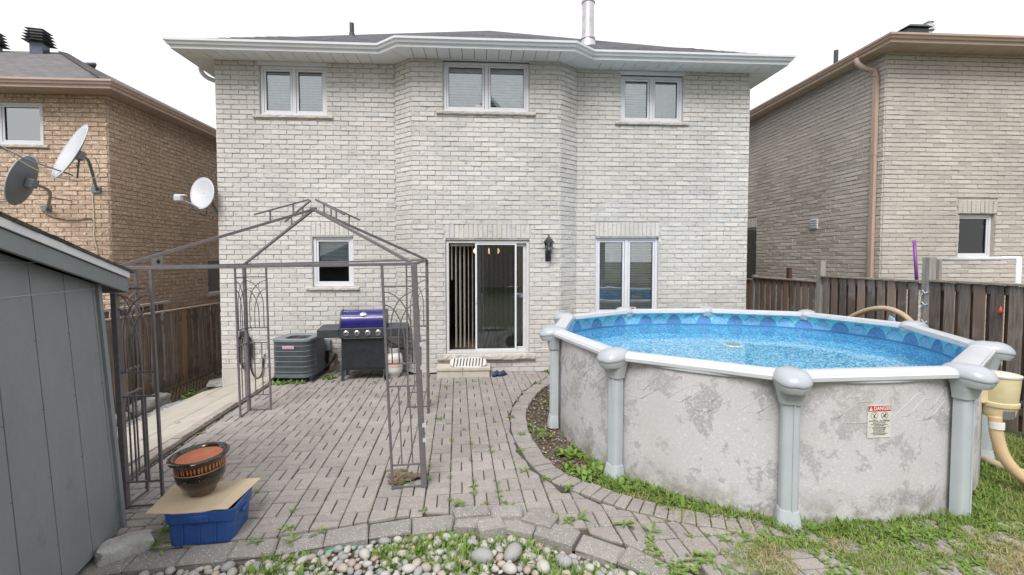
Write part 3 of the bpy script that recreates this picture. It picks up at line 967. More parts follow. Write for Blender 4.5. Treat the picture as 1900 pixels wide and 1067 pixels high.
MB().lathe([(.045, -.1), (.045, .30), (.035, .30), (.035, .2)], (-2.64, 9.5, 6.40), 16).build('vent_pipe', M('black_vent_pipe', (.055, .055, .06), rough=.5), house, smooth=True, auto=40)
flue_m = M('flue_metal', (.62, .60, .62), (.48, .46, .48), rough=.35, metal=.7, scale=6)
fl = MB(); fl.lathe([(.22, -.25), (.17, .02), (.135, .16), (.15, .17), (.15, .20), (.125, .21), (.125, .9), (.14, .91), (.14, .95), (.125, .96), (.125, 1.35)], (2.16, 9.5, 6.34), 24)
fl.build('flue', flue_m, house, smooth=True, auto=35)
MB().lathe([(.13, 0), (.19, .02), (.19, .06), (.14, .10), (.14, .16), (.20, .17), (.05, .27)], (2.16, 9.5, 7.55), 24).build('flue_cap', flue_m, house, smooth=True, auto=35)
# white elbow of the downspout at the left eave
MB().tube(smooth_path([(XL - .40, YM + .30, ZS + .01), (XL - .40, YM + .31, ZS - .08), (XL - .32, YM + .36, ZS - .17), (XL - .10, YM + .50, ZS - .24), (XL - .06, YM + .60, ZS - .36), (XL - .06, YM + .62, -.3)], 5), .045, 10, flat=.8).build('downspout', white_alu, house, smooth=True, auto=50)

# ---- windows
def frame_rect(mb, x0, x1, z0, z1, y0, y1, w):
    mb.bx(x0, x1, y0, y1, z1 - w, z1); mb.bx(x0, x1, y0, y1, z0, z0 + w)
    mb.bx(x0, x0 + w, y0, y1, z0 + w, z1 - w); mb.bx(x1 - w, x1, y0, y1, z0 + w, z1 - w)
def window(parent, W, Y, panes=2, blind=None, frame=.05, sash=.035, sill=True, glass=pane_glass, fmat=white_vinyl, sill_ext=(.11, .11), gap_w=.0):
    x0, x1, z0, z1 = W
    fr = MB(); frame_rect(fr, x0 + .004, x1 - .004, z0 + .004, z1 - .004, Y + .03, Y + .11, frame)
    if panes == 2: fr.bx((x0 + x1) / 2 - .03, (x0 + x1) / 2 + .03, Y + .034, Y + .11, z0 + frame, z1 - frame)
    win = fr.build('window', fmat, parent, bevel=.004)
    xm = (x0 + x1) / 2
    cells = [(x0 + frame, x1 - frame)] if panes == 1 else [(x0 + frame, xm - .03), (xm + .03, x1 - frame)]
    for a, b in cells:
        a += .006; b -= .006
        s_ = MB(); frame_rect(s_, a, b, z0 + frame + .006, z1 - frame - .006, Y + .042, Y + .09, sash)
        s_.build('sash', fmat, win, bevel=.003)
        se = MB(); frame_rect(se, a + sash - .002, b - sash + .002, z0 + frame + sash + .004, z1 - frame - sash - .004, Y + .052, Y + .07, .008)
        se.build('glazing_seal', dark_seal, win)
        MB().bx(a + sash, b - sash, Y + .066, Y + .070, z0 + frame + sash, z1 - frame - sash).build('pane', glass, win)
    if blind:
        for (a, b), kind in zip(cells, blind):
            zt, zb = z1 - frame - .02, z0 + frame + .02
            if kind in ('slats', 'half', 'open', 'curtain_slats'):
                s_ = MB(); z = zt - .02
                low = zb if kind != 'half' else zt - (zt - zb) * .5
                ang = {'slats': R(60), 'half': R(50), 'open': R(46), 'curtain_slats': R(36)}[kind]
                while z > low:
                    c = Matrix.Rotation(ang, 3, 'X')
                    s_.box(((a + b) / 2, Y + .115, z), (b - a + .02, .052, .0022), M=c)
                    z -= .046
                for xc in (a + .12, (a + b) / 2, b - .12): s_.bx(xc - .001, xc + .001, Y + .087, Y + .089, low, zt)
                tag(s_.build('blind_slats', blind_mat, win), kind='stuff')
                MB().bx(a - .004, b + .004, Y + .115, Y + .16, zt - .012, zt + .02).build('blind_headrail', blind_mat, win)
            if kind == 'sheer' or kind == 'curtain_slats':
                s_ = MB(); n = 34; xa, xb = (a, b) if kind == 'sheer' else (a + .28 * (b - a), a + .80 * (b - a))
                vs = []
                for i in range(n + 1):
                    x = xa + (xb - xa) * i / n; y = Y + .24 + .018 * math.sin(i * 1.25) + .008 * math.sin(i * .5)
                    vs += [(x, y, zb - .1), (x, y, zt)]
                s_.add(vs, [(2 * i, 2 * i + 2, 2 * i + 3, 2 * i + 1) for i in range(n)])
                s_.build('curtain', curtain_mat, win, smooth=True)
            if kind == 'shade':
                s_ = MB(); n = 6; zz = zt; vs = []
                for i in range(n * 6 + 1):
                    t = i / (n * 6); z = zt - t * (zt - zb) * .55; y = Y + .10 + .03 * abs(math.sin(t * n * math.pi))
                    vs += [(a, y, z), (b, y, z)]
                s_.add(vs, [(2 * i, 2 * i + 1, 2 * i + 3, 2 * i + 2) for i in range(n * 6)])
                s_.build('fabric_shade', M('grey_fabric_shade', (.62, .65, .69), rough=.8), win, smooth=True)
    if sill:
        n = 2 if x1 - x0 > .6 else 1
        xa, xb = x0 - sill_ext[0], x1 + sill_ext[1]
        for k in range(2):
            a, b = xa + (xb - xa) * k / 2 + .002, xa + (xb - xa) * (k + 1) / 2 - .002
            mb = MB(); seg = 10
            for i in range(seg):
                p, q = a + (b - a) * i / seg, a + (b - a) * (i + 1) / seg
            top = []; 
            rows = [(Y - .035, z0 - .062), (Y - .052, z0 - .05), (Y - .052, z0 - .018), (Y - .04, z0 - .004), (Y + .04, z0 + .002), (Y + .04, z0 - .062)]
            vs = []
            for i in range(seg + 1):
                x = a + (b - a) * i / seg
                for (yy, zz) in rows:
                    jj = .006 if yy < Y - .03 and 0 < i < seg else 0
                    vs.append((x, yy + U(-jj, jj), zz + U(-jj, jj) * .5))
            m_ = len(rows)
            fs = [tuple(range(m_)), tuple(seg * m_ + i for i in range(m_))[::-1]]
            for i in range(seg):
                for j in range(m_):
                    fs.append((i * m_ + j, (i + 1) * m_ + j, (i + 1) * m_ + (j + 1) % m_, i * m_ + (j + 1) % m_))
            mb.add(vs, fs).build('sill', sill_stone, win)
    return win
window(house, WUL, YM, 2, ('slats', 'slats'))
window(house, WUC, YB, 2, ('slats', 'slats'))
window(house, WUR, YM, 2, ('slats', 'sheer'))
window(house, WLL, YM, 1, ('shade',), glass=dark_pane)
window(house, WLR, YM, 2, ('open', 'curtain_slats'), sill=True)
# white head trim above the upper windows
for W, Y, n in ((WUL, YM, 1), (WUC, YB, 1), (WUR, YM, 1)):
    MB().bx(W[0] - .02, W[1] + .02, Y - .02, Y + .05, W[3], min(ZS - .003, W[3] + .07)).build('head_trim', white_alu, house, bevel=.003)
for W, Y in ((WLL, YM), (WLR, YM), ((DOOR[0], DOOR[1], 0, 2.315), YB)):
    MB().bx(W[0], W[1], Y - .006, Y + .02, W[3] - .012, W[3] + .008).build('lintel', M('buff_steel_lintel', (.40, .37, .32), rough=.6), house)
# little white sticker in the lower right window
st = MB().bx(2.02 + .66, 2.02 + .78, YM + .060, YM + .063, 1.045, 1.085).build('window_sticker', M('white_sticker', (.78, .78, .76), rough=.5), house)
MB().bx(2.02 + .685, 2.02 + .755, YM + .057, YM + .059, 1.055, 1.075).build('sticker_print', M('dark_red_print', (.25, .06, .05), rough=.5), st)

# ---- sliding door
d0, d1, dz0, dz1 = DOOR
dm = M('door_aluminium', (.62, .62, .62), (.55, .55, .55), rough=.4, scale=6)
fr = MB(); frame_rect(fr, d0 + .004, d1 - .004, dz0 + .004, dz1 - .02, YB + .02, YB + .15, .045)
door = fr.build('sliding_door', dm, house, bevel=.004)
def leaf(a, b, y, w, glass, name='door_panel', mat=dm):
    s_ = MB(); frame_rect(s_, a, b, dz0 + .05, dz1 - .065, y, y + .03, w)
    p = s_.build(name, mat, door, bevel=.003)
    return p
leaf(d0 + .505, d0 + .505 + .72, YB + .028, .03, None, 'screen_panel', white_alu)
MB().bx(d0 + .535, d0 + 1.19, YB + .040, YB + .043, dz0 + .08, dz1 - .095).build('screen_mesh', screen_glass, door)
leaf(d0 + .545, d1 - .05, YB + .075, .055, None)
MB().bx(d0 + .60, d1 - .105, YB + .088, YB + .092, dz0 + .10, dz1 - .12).build('glass', pane_glass, door)
MB().bx(d0 + .63, d0 + .66, YB + .06, YB + .073, dz0 + .1, dz1 - .12).build('door_stile', dm, door)
MB().bx(d0 + .508, d0 + .53, YB + .010, YB + .027, 1.20, 1.32).build('latch', M('pale_latch', (.78, .76, .70), rough=.5), door, bevel=.003)
MB().tube(smooth_path([(d0 + .62, YB + .06, 1.12), (d0 + .62, YB + .035, 1.15), (d0 + .62, YB + .032, 1.25), (d0 + .62, YB + .035, 1.35), (d0 + .62, YB + .06, 1.38)], 4), .009, 8).build('handle', M('dark_handle', (.06, .06, .06), rough=.4), door, smooth=True)
MB().bx(d1 - .085, d1 - .06, YB + .065, YB + .075, 1.20, 1.25).build('lock_button', M('pale_latch', (.78, .76, .70)), door)
# stone door sill and step
def stone_slab(name, x0, x1, y0, y1, z0, z1, mat, parent, seg=14, jj=.008):
    rows = [(y0 + .008, z0), (y0 - .004, z0 + .02), (y0, z1 - .03), (y0 + .012, z1 - .004), (y1, z1), (y1, z0)]
    vs = []; m_ = len(rows)
    for i in range(seg + 1):
        x = x0 + (x1 - x0) * i / seg
        for k, (yy, zz) in enumerate(rows):
            q = jj if k < 4 and 0 < i < seg else 0
            vs.append((x, yy + U(-q, q), zz + U(-q, q) * .4))
    fs = [tuple(range(m_)), tuple(seg * m_ + i for i in range(m_))[::-1]]
    for i in range(seg):
        for j in range(m_): fs.append((i * m_ + j, (i + 1) * m_ + j, (i + 1) * m_ + (j + 1) % m_, i * m_ + (j + 1) % m_))
    return MB().add(vs, fs).build(name, mat, parent)
stone_slab('door_sill', -.81, -.02, YB - .075, YB + .10, .225, .318, sill_stone, house)
stone_slab('door_sill', -.015, .882, YB - .075, YB + .10, .225, .318, sill_stone, house)
step = thing('stone_step', 'low pale concrete block step below the sliding door', 'step', (-.35, 7.7, 0))
for k, (a, b) in enumerate(((-.80, -.36), (-.356, .10))):
    MB().bx(a + (.012 if k == 0 else 0), b - (.012 if k else 0), 7.565, 7.875, -.02, .105).build('step_block', pale_stone, step, bevel=.006)
    MB().bx(a, b, 7.55, 7.875, .107, .165).build('step_top', pale_stone, step, bevel=.01)

# ------------------------------------------------------------------ items on the house wall
mat_thing = thing('door_mat', 'oval white mat with black bars leaning on the stone step', 'mat', (-.27, 7.60, .175))
mat_thing.rotation_euler = (R(38), 0, R(2))
ov = [(.305 * math.copysign(abs(math.cos(a)) ** .45, math.cos(a)), .105 * math.copysign(abs(math.sin(a)) ** .7, math.sin(a)) + .08) for a in [k / 40 * 2 * math.pi for k in range(40)]]
MB().prism(ov, 0, .010).build('mat_base', M('white_mat', (.62, .60, .57), rough=.85), mat_thing, local=True)
bm_ = M('black_mat_bar', (.03, .03, .03), rough=.8)
for k in range(10):
    x = -.235 + k * .0525
    MB().box((x, .08, .013), (.017, .165, .008), rz=-.12).build('mat_bar', bm_, mat_thing, local=True)
slip_m = M('navy_foam', (.035, .055, .115), (.025, .04, .085), rough=.6, scale=30)
def slipper(x, y, rz, label):
    t = thing('slipper', label, 'slipper', (x, y, .0), rz)
    out = []
    for k in range(24):
        a = k / 24 * 2 * math.pi
        out.append((.045 * math.cos(a) * (1 + .12 * math.sin(a)), .12 * math.sin(a)))
    MB().prism(out, .004, .028).build('sole', slip_m, t, local=True, bevel=.004)
    mb = MB(); vs = []; n = 10; m_ = 8
    for i in range(m_ + 1):
        yy = -.115 + .15 * i / m_
        w = .046 * (1 - max(0, (-.05 - yy) / .075) ** 2 * .55)
        hh = .048 + .022 * (i / m_)
        for j in range(n + 1):
            a = math.pi * j / n
            vs.append((w * math.cos(a), yy, .02 + hh * math.sin(a) ** .8))
    mb.add(vs, [(i * (n + 1) + j, i * (n + 1) + j + 1, (i + 1) * (n + 1) + j + 1, (i + 1) * (n + 1) + j) for i in range(m_) for j in range(n)])
    mb.add([(0, -.12, .02)] + vs[:n + 1], [(0, j + 1, j + 2) for j in range(n)])
    o = mb.build('upper', slip_m, t, local=True, smooth=True)
    so = o.modifiers.new('s', 'SOLIDIFY'); so.thickness = .006
slipper(.20, 7.62, R(-25), 'navy foam slipper on the pavers nearer the step')
slipper(.305, 7.63, R(-38), 'navy foam slipper on the pavers farther from the step')

lamp_m = M('black_lamp_metal', (.02, .02, .022), rough=.4)
lamp = thing('wall_lamp', 'black lantern fixed to the bay wall right of the sliding door', 'lamp', (1.11, YB - .12, 2.16))
lb = MB(); lb.lathe([(.012, -.14), (.02, -.11), (.03, -.09), (.05, -.08), (.055, -.07)], (1.11, YB - .12, 2.16), 6)
lb.bar((1.11, YB - .12, 2.055), (1.11, YB - .01, 1.99), .02)
lb.bar((1.11, YB - .12, 2.09), (1.11, YB - .12, 1.95), .016)
lb.build('bracket', lamp_m, lamp)
MB().bx(1.06, 1.16, YB - .026, YB - .004, 1.93, 2.12).build('back_plate', lamp_m, lamp, bevel=.008)
MB().lathe([(.045, -.07), (.072, .10)], (1.11, YB - .12, 2.16), 6).build('lamp_glass', glass_mat('lamp_glass', (.75, .80, .85), base=.12), lamp)
cg = MB()
for k in range(6):
    a = k / 6 * 2 * math.pi
    cg.bar((1.11 + .046 * math.cos(a), YB - .12 + .046 * math.sin(a), 2.09), (1.11 + .074 * math.cos(a), YB - .12 + .074 * math.sin(a), 2.262), .007)
cg.build('cage', lamp_m, lamp)
MB().lathe([(.10, .095), (.098, .105), (.05, .155), (.045, .165), (.035, .185), (.012, .195), (.014, .215), (.004, .235)], (1.11, YB - .12, 2.16), 6).build('lamp_hood', lamp_m, lamp)
MB().lathe([(.015, 0), (.024, .03), (.02, .07), (.0, .085)], (1.11, YB - .12, 2.11), 10).build('bulb', M('unlit_bulb', (.75, .75, .72), rough=.3), lamp, smooth=True)

# vertical blinds behind the door
vb = thing('vertical_blinds', 'cream vertical blind strips hanging inside the sliding glass door', 'blinds', (0, YB + .22, 2.2))
MB().bx(d0 + .06, d1 - .06, YB + .20, YB + .25, 2.20, 2.24).build('headrail', vblind_mat, vb)
xk = d0 + .09
while xk < d1 - .07:
    left = xk < d0 + .5
    a = R(78) if left else R(52)
    a += U(-.08, .08)
    zb_ = .40 if not (d0 + .08 < xk < d0 + .12) else 1.6
    MB().box((xk, YB + .225, (2.2 + zb_) / 2), (.088, .003, 2.2 - zb_), rz=a).build('blind_strip', vblind_mat, vb)
    xk += .0735 if left else .086
# lit ceiling lamp inside
em, nt_, b_ = newmat('lit_bulb'); b_.inputs['Emission Color'].default_value = (1, .62, .32, 1); b_.inputs['Emission Strength'].default_value = 1.3
pend = thing('ceiling_lamp', 'small ceiling lamp with lit warm bulbs behind the sliding door', 'lamp', (.0, 9.3, 2.15))
arms = MB(); arms.bar((.1, 9.3, 2.75), (.1, 9.3, 2.25), .012)
for k, x in enumerate((-.17, .10, .27)):
    arms.bar((.1, 9.3, 2.25), (x, 9.25, 2.2), .01)
    MB().lathe([(.0, -.07), (.04, -.03), (.045, .01), (.02, .05)], (x, 9.25, 2.14), 12).build('bulb', em, pend, smooth=True)
arms.build('lamp_arms', M('brass', (.35, .25, .12), metal=.8, rough=.4), pend)
gl = thing('bedroom_lamp', 'round lit lamp seen behind the blind of the upper bay window', 'lamp', (-.10, 9.4, 5.0))
MB().lathe([(.0, -.08), (.07, -.05), (.085, 0), (.07, .05), (.02, .08)], (-.10, 9.4, 5.02), 16).build('globe', em, gl, smooth=True)
MB().bar((-.10, 9.4, 5.1), (-.10, 9.4, 5.37), .015).build('stem', MATS['brass'], gl)

# air conditioner
ac_m = M('ac_blue_grey', (.12, .138, .155), (.095, .112, .127), rough=.5, scale=8)
ac_l = M('ac_light_rib', (.26, .30, .31), rough=.45)
ac = thing('air_conditioner', 'blue grey outdoor air conditioner with round fan opening beside the brick wall', 'air conditioner', (-3.06, 7.68, .10), R(-4))
ac.scale = (.88, .88, .98)
def rsq(w, r, n=6):
    pts = []
    for cx_, cy_, a0 in ((w / 2 - r, w / 2 - r, 0), (-w / 2 + r, w / 2 - r, 90), (-w / 2 + r, -w / 2 + r, 180), (w / 2 - r, -w / 2 + r, 270)):
        for k in range(n + 1):
            a = R(a0 + 90 * k / n); pts.append((cx_ + r * math.cos(a), cy_ + r * math.sin(a)))
    return pts
MB().prism(rsq(.66, .13), .02, .57).build('cabinet', M('ac_dark_coil', (.045, .055, .06), rough=.7), ac, local=True)
fins = MB()
pr = rsq(.685, .14, 7)
for (p, d) in along(pr + [pr[0]], .0165):
    fins.box((p.x, p.y, .30), (.0075, .012, .54), rz=math.atan2(d.y, d.x))
tag(fins.build('grille_fins', ac_m, ac, local=True), kind='stuff')
for k in range(6):
    z = .075 + k * .085
    pp = rsq(.70, .145)
    MB().sweep([(0, z), (.006, z), (.006, z + .007), (0, z + .007)], pp[::-1], closed=True).build('grille_ring', ac_l, ac, local=True)
MB().prism(rsq(.71, .15), -.02, .035).build('base_pan', ac_m, ac, local=True, bevel=.006)
tp = MB(); o_ = rsq(.715, .15, 9)
inner = [(.235 * math.cos(math.atan2(p[1], p[0])), .235 * math.sin(math.atan2(p[1], p[0]))) for p in o_]
n_ = len(o_)
tp.add([(x, y, .57) for x, y in o_] + [(x, y, .605) for x, y in o_] + [(x * .97, y * .97, .615) for x, y in o_] + [(x, y, .60) for x, y in inner] + [(x, y, .56) for x, y in inner],
       [(a * n_ + i, a * n_ + (i + 1) % n_, (a + 1) * n_ + (i + 1) % n_, (a + 1) * n_ + i) for a in range(4) for i in range(n_)])
tp.build('top_cover', M('ac_top', (.19, .225, .24), (.15, .18, .19), rough=.45, scale=6), ac, local=True, smooth=True, auto=30)
gr_ = MB()
for rr in (.06, .10, .14, .18, .22):
    gr_.tube([(rr * math.cos(a), rr * math.sin(a), .596) for a in [k / 24 * 2 * math.pi for k in range(25)]], .003, 4, caps=False)
for k in range(8):
    a = k / 8 * math.pi * 2; gr_.bar((0, 0, .598), (.235 * math.cos(a), .235 * math.sin(a), .598), .004)
gr_.build('fan_guard', M('dark_guard', (.06, .065, .07), rough=.4), ac, local=True)
fb = MB()
for k in range(4):
    a = k * math.pi / 2; c = Matrix.Rotation(a, 3, 'Z') @ Matrix.Rotation(.4, 3, 'X')
    fb.box((.11 * math.cos(a), .11 * math.sin(a), .53), (.17, .10, .003), M=c)
fb.lathe([(.05, .50), (.05, .56), (.02, .57)], (0, 0, 0), 14)
fb.build('fan', M('fan_metal', (.50, .52, .54), rough=.4, metal=.5), ac, local=True)
bd = MB().bx(-.13, .08, -.362, -.352, .455, .505).build('badge', M('pink_badge', (.60, .42, .48), rough=.5), ac, local=True, bevel=.003)
for k in range(3): MB().bx(-.115, .065, -.3635, -.3622, .466 + k * .011, .469 + k * .011).build('badge_print', M('mauve_print', (.42, .18, .28)), bd, local=True)
MB().bx(.10, .358, -.10, .30, .0, .56).build('side_panel', ac_m, ac, local=True, bevel=.01)
# wall brackets that carry the unit
brk = M('black_steel', (.025, .024, .024), rough=.6)
hr = thing('ac_bracket', 'black steel wall bracket carrying the air conditioner', 'bracket', (-3.06, 7.8, .07))
for x in (-3.36, -2.76):
    MB().bx(x - .02, x + .02, 7.36, 8.16, .04, .078).build('bracket_arm', brk, hr)
    MB().bx(x - .02, x + .02, 8.12, 8.165, -.03, .36).build('bracket_upright', brk, hr)
eb = thing('electrical_box', 'small grey disconnect box on the wall between air conditioner and barbecue', 'electrical box', (-2.77, 8.12, .47))
MB().bx(-2.845, -2.695, 8.07, 8.165, .37, .565).build('box_body', M('grey_box', (.30, .33, .35), rough=.5), eb, bevel=.006)
MB().bx(-2.85, -2.69, 8.06, 8.07, .385, .58).build('box_lid', MATS['grey_box'], eb, bevel=.003)
cb = M('black_cable', (.02, .02, .02), rough=.5)
o = MB().tube(smooth_path([(-2.77, 8.10, .37), (-2.76, 8.02, .22), (-2.80, 7.95, .14), (-2.90, 7.9, .16), (-2.95, 7.86, .22)], 5), .014, 8).build('power_cable', cb, smooth=True); tag(o, 'black cable looping from the grey box down to the air conditioner', 'cable')
o = MB().tube(smooth_path([(-2.62, 8.16, .30), (-2.66, 8.05, .20), (-2.78, 7.95, .08), (-2.95, 7.85, .05)], 5), .026, 8).build('insulated_pipe', cb, smooth=True); tag(o, 'thick black insulated pipe sloping from the wall to the air conditioner', 'pipe')
o = MB().tube(smooth_path([(-2.58, 8.16, .18), (-2.62, 8.05, .10), (-2.74, 7.98, .02), (-2.9, 7.86, .05)], 5), .008, 6).build('copper_line', M('copper', (.45, .2, .1), metal=.8, rough=.4), smooth=True); tag(o, 'thin copper line under the black pipe beside the air conditioner', 'pipe')

# hose on the left wall
hs = thing('garden_hose', 'black garden hose hanging in loops on the left end of the brick wall', 'hose', (-4.15, 8.12, .4))
pts = []
for k in range(3):
    w = .035 + .018 * k; zb_ = .06 + .05 * k; yk = YM - .035 - .02 * k
    pts += [(-4.17 - w, yk, .60), (-4.19 - w, yk, .35), (-4.19 - w * .8, yk, zb_ + .05), (-4.16, yk, zb_), (-4.12 + w * .6, yk, zb_ + .06), (-4.10 + w, yk, .35), (-4.12 + w, yk, .60), (-4.15, yk, .66)]
MB().tube(smooth_path(pts, 5), .012, 8).build('hose_loops', cb, hs, smooth=True)
MB().tube(smooth_path([(-4.11, YM - .03, .62), (-4.08, YM - .04, .2), (-4.05, YM - .04, .0), (-3.97, YM - .04, -.11), (-3.89, YM - .04, -.04), (-3.855, YM - .04, .15), (-3.85, YM - .04, .24)], 6), .012, 8).build('hose_end', cb, hs, smooth=True)
MB().box((-4.17, YM - .06, .68), (.12, .08, .10)).build('hose_hook', brk, hs, bevel=.02)
tp_ = thing('garden_tap', 'small chrome garden tap on the wall at the end of the hose', 'tap', (-3.85, YM - .04, .27))
MB().tube([(-3.85, YM, .29), (-3.85, YM - .06, .29), (-3.85, YM - .065, .25)], .012, 8).build('spout', flue_m, tp_, smooth=True)
MB().lathe([(.028, 0), (.03, .006), (.008, .012)], (-3.85, YM - .035, .305), 10).build('tap_wheel', M('blue_tap_wheel', (.35, .42, .55)), tp_, smooth=True)

# ------------------------------------------------------------------ barbecue
bbq_m = M('bbq_charcoal', (.045, .052, .062), (.035, .042, .05), rough=.42, scale=12, rvar=.06)
bbq_d = M('bbq_black', (.018, .021, .026), (.026, .03, .036), rough=.35, scale=14, rvar=.08)
bbq_b = M('bbq_blue_enamel', (.018, .013, .15), (.014, .010, .12), rough=.22, scale=6, coat=.6)
chrome = M('bright_chrome', (.75, .75, .76), rough=.18, metal=1.0)
bb = thing('barbecue', 'black gas barbecue with a glossy blue lid and four chrome knobs', 'barbecue', (-1.99, 7.72, 0), R(7))
# local frame: front is -y
def B(): return MB()
B().bx(-.345, .345, -.23, .20, .17, .70).build('cabinet', bbq_d, bb, local=True, bevel=.006)
B().bx(-.342, .342, -.238, -.231, .20, .66).build('cabinet_door', bbq_d, bb, local=True, bevel=.004)
for x in (-.33, .33):
    for y in (-.215, .185):
        if x > 0 and y < 0: continue
        B().bx(x - .022, x + .022, y - .02, y + .02, .0, .17).build('leg', bbq_m, bb, local=True)
for (x, y) in ((.335, -.22), (.335, .21)):
    w_ = B().lathe([(.085, -.018), (.09, -.012), (.09, .012), (.085, .018)], (0, 0, 0), 22, M=Matrix.Rotation(R(90), 3, 'Y'))
    w_.v = [(a + x, b + y, c + .092) for a, b, c in w_.v]
    wh = w_.build('wheel', M('black_rubber', (.02, .02, .02), rough=.8), bb, local=True, smooth=True, auto=40)
    h_ = B()
    for k in range(6):
        a = k * math.pi / 3
        h_.bar((x - .021, y, .092), (x - .021, y + .075 * math.cos(a), .092 + .075 * math.sin(a)), .012)
    h_.lathe([(.02, -.024), (.02, .024)], (0, 0, 0), 12, M=Matrix.Rotation(R(90), 3, 'Y'))
    h_.v = [v if i < 48 else (v[0] + x, v[1] + y, v[2] + .092) for i, v in enumerate(h_.v)]
    h_.build('wheel_hub', M('grey_hub', (.20, .21, .22), rough=.5), wh, local=True)
cp = B().bx(-.365, .365, -.30, .20, .705, .865).build('control_panel', bbq_m, bb, local=True, bevel=.008)
def shelf(x0, x1):
    s_ = B(); s_.add([(x0, -.30, .715), (x1, -.30, .715), (x1, .18, .715), (x0, .18, .715), (x0, -.30, .855), (x1, -.30, .855), (x1, .18, .875), (x0, .18, .875)],
                     [(0, 3, 2, 1), (4, 5, 6, 7), (0, 1, 5, 4), (2, 3, 7, 6), (0, 4, 7, 3), (1, 2, 6, 5)])
    s_.build('side_shelf', bbq_m, bb, local=True, bevel=.01)
shelf(-.70, -.368); shelf(.368, .70)
# lid
prof = [(-.255, .87), (-.262, .90), (-.258, .96), (-.235, 1.03), (-.195, 1.085), (-.13, 1.12), (-.03, 1.135), (.08, 1.12), (.16, 1.06), (.19, .97), (.195, .87)]
def lid_part(x0, x1, sc, name, mat, parent):
    s_ = B(); P_ = [(y * sc + .0, .87 + (z - .87) * sc) for y, z in prof]; n = len(P_)
    s_.add([(x0, y, z) for y, z in P_] + [(x1, y, z) for y, z in P_], [tuple(range(n))[::-1], tuple(range(n, 2 * n))] + [(i, i + 1, n + i + 1, n + i) for i in range(n - 1)] + [(n - 1, 0, n, 2 * n - 1)])
    return s_.build(name, mat, parent, local=True, smooth=True, auto=40)
lid = lid_part(-.335, .335, 1.0, 'lid', bbq_b, bb)
lid_part(-.362, -.335, 1.03, 'lid_end', bbq_m, lid); lid_part(.335, .362, 1.03, 'lid_end', bbq_m, lid)
B().tube(smooth_path([(-.22, -.235, .965), (-.23, -.285, .975), (-.20, -.30, .985), (0, -.305, .99), (.20, -.30, .985), (.23, -.285, .975), (.22, -.235, .965)], 5), .015, 10).build('lid_handle', chrome, lid, smooth=True)
B().lathe([(.04, 0), (.042, .006), (.034, .012), (.0, .014)], (0, 0, 0), 20, M=Matrix.Rotation(R(55), 3, 'X'), sx=1.25).build('gauge', chrome, lid, local=True, smooth=True, auto=40)
g_ = [c for c in lid.children if c.name.startswith('gauge')][0]; g_.location = (0, -.215, 1.075)
B().sweep([(0, 1.045), (.004, 1.045), (.004, 1.053), (0, 1.053)], [(.33, -.232), (-.33, -.232)][::-1]).build('lid_trim', chrome, lid, local=True)
for k in range(4):
    x = -.255 + k * .165
    kb = B().lathe([(.042, 0), (.042, .006), (.030, .012), (.028, .03), (.022, .036), (.0, .037)], (0, 0, 0), 20, M=Matrix.Rotation(R(90), 3, 'X'))
    kb.v = [(a + x, b - .30, c + .785) for a, b, c in kb.v]
    ko = kb.build('knob', chrome, bb, local=True, smooth=True, auto=40)
    B().box((x, -.339, .787), (.010, .006, .038), M=Matrix.Rotation(.5, 3, 'Y')).build('knob_grip', bbq_d, ko, local=True)
B().bx(.20, .27, -.304, -.301, .735, .752).build('maker_plate', chrome, bb, local=True)
B().bx(-.30, .30, -.26, -.245, .688, .704).build('grease_tray_edge', chrome, bb, local=True)
tank = thing('propane_tank', 'white propane tank standing on the pavers behind the barbecue', 'gas tank', (-1.53, 7.72, 0))
tm = M('tank_white', (.66, .65, .63), (.56, .54, .52), rough=.45, scale=8)
B().lathe([(.10, .0), (.105, .04), (.14, .07), (.15, .12), (.15, .33), (.14, .37), (.10, .40), (.03, .41), (.03, .44)], (-1.53, 7.72, 0), 28).build('tank_body', tm, tank, smooth=True, auto=45)
B().lathe([(.075, .40), (.10, .43), (.10, .49), (.092, .49), (.092, .43)], (-1.53, 7.72, 0), 24).build('collar', tm, tank, smooth=True, auto=45)
B().lathe([(.025, .41), (.025, .48), (.035, .485), (.035, .50), (.01, .50)], (-1.53, 7.72, 0), 12).build('valve', MATS['brass'], tank)
lb_ = B(); vs = []
for i in range(9):
    a = R(200 + i * 17); vs += [(-1.53 + .152 * math.cos(a), 7.72 + .152 * math.sin(a), .17), (-1.53 + .152 * math.cos(a), 7.72 + .152 * math.sin(a), .31)]
lb_.add(vs, [(2 * i, 2 * i + 2, 2 * i + 3, 2 * i + 1) for i in range(8)])
lb_.build('tank_label', M('faded_tank_label', (.62, .50, .46), (.52, .25, .2), scale=60, lo=.5, hi=.56, rough=.6), tank)
o = MB().tube(smooth_path([(-1.53, 7.70, .49), (-1.42, 7.66, .50), (-1.34, 7.68, .47), (-1.36, 7.74, .44), (-1.5, 7.8, .50), (-1.7, 7.85, .62)], 6), .008, 8).build('gas_hose', cb, smooth=True); tag(o, 'thin black gas hose looping from the propane tank to the barbecue', 'hose')

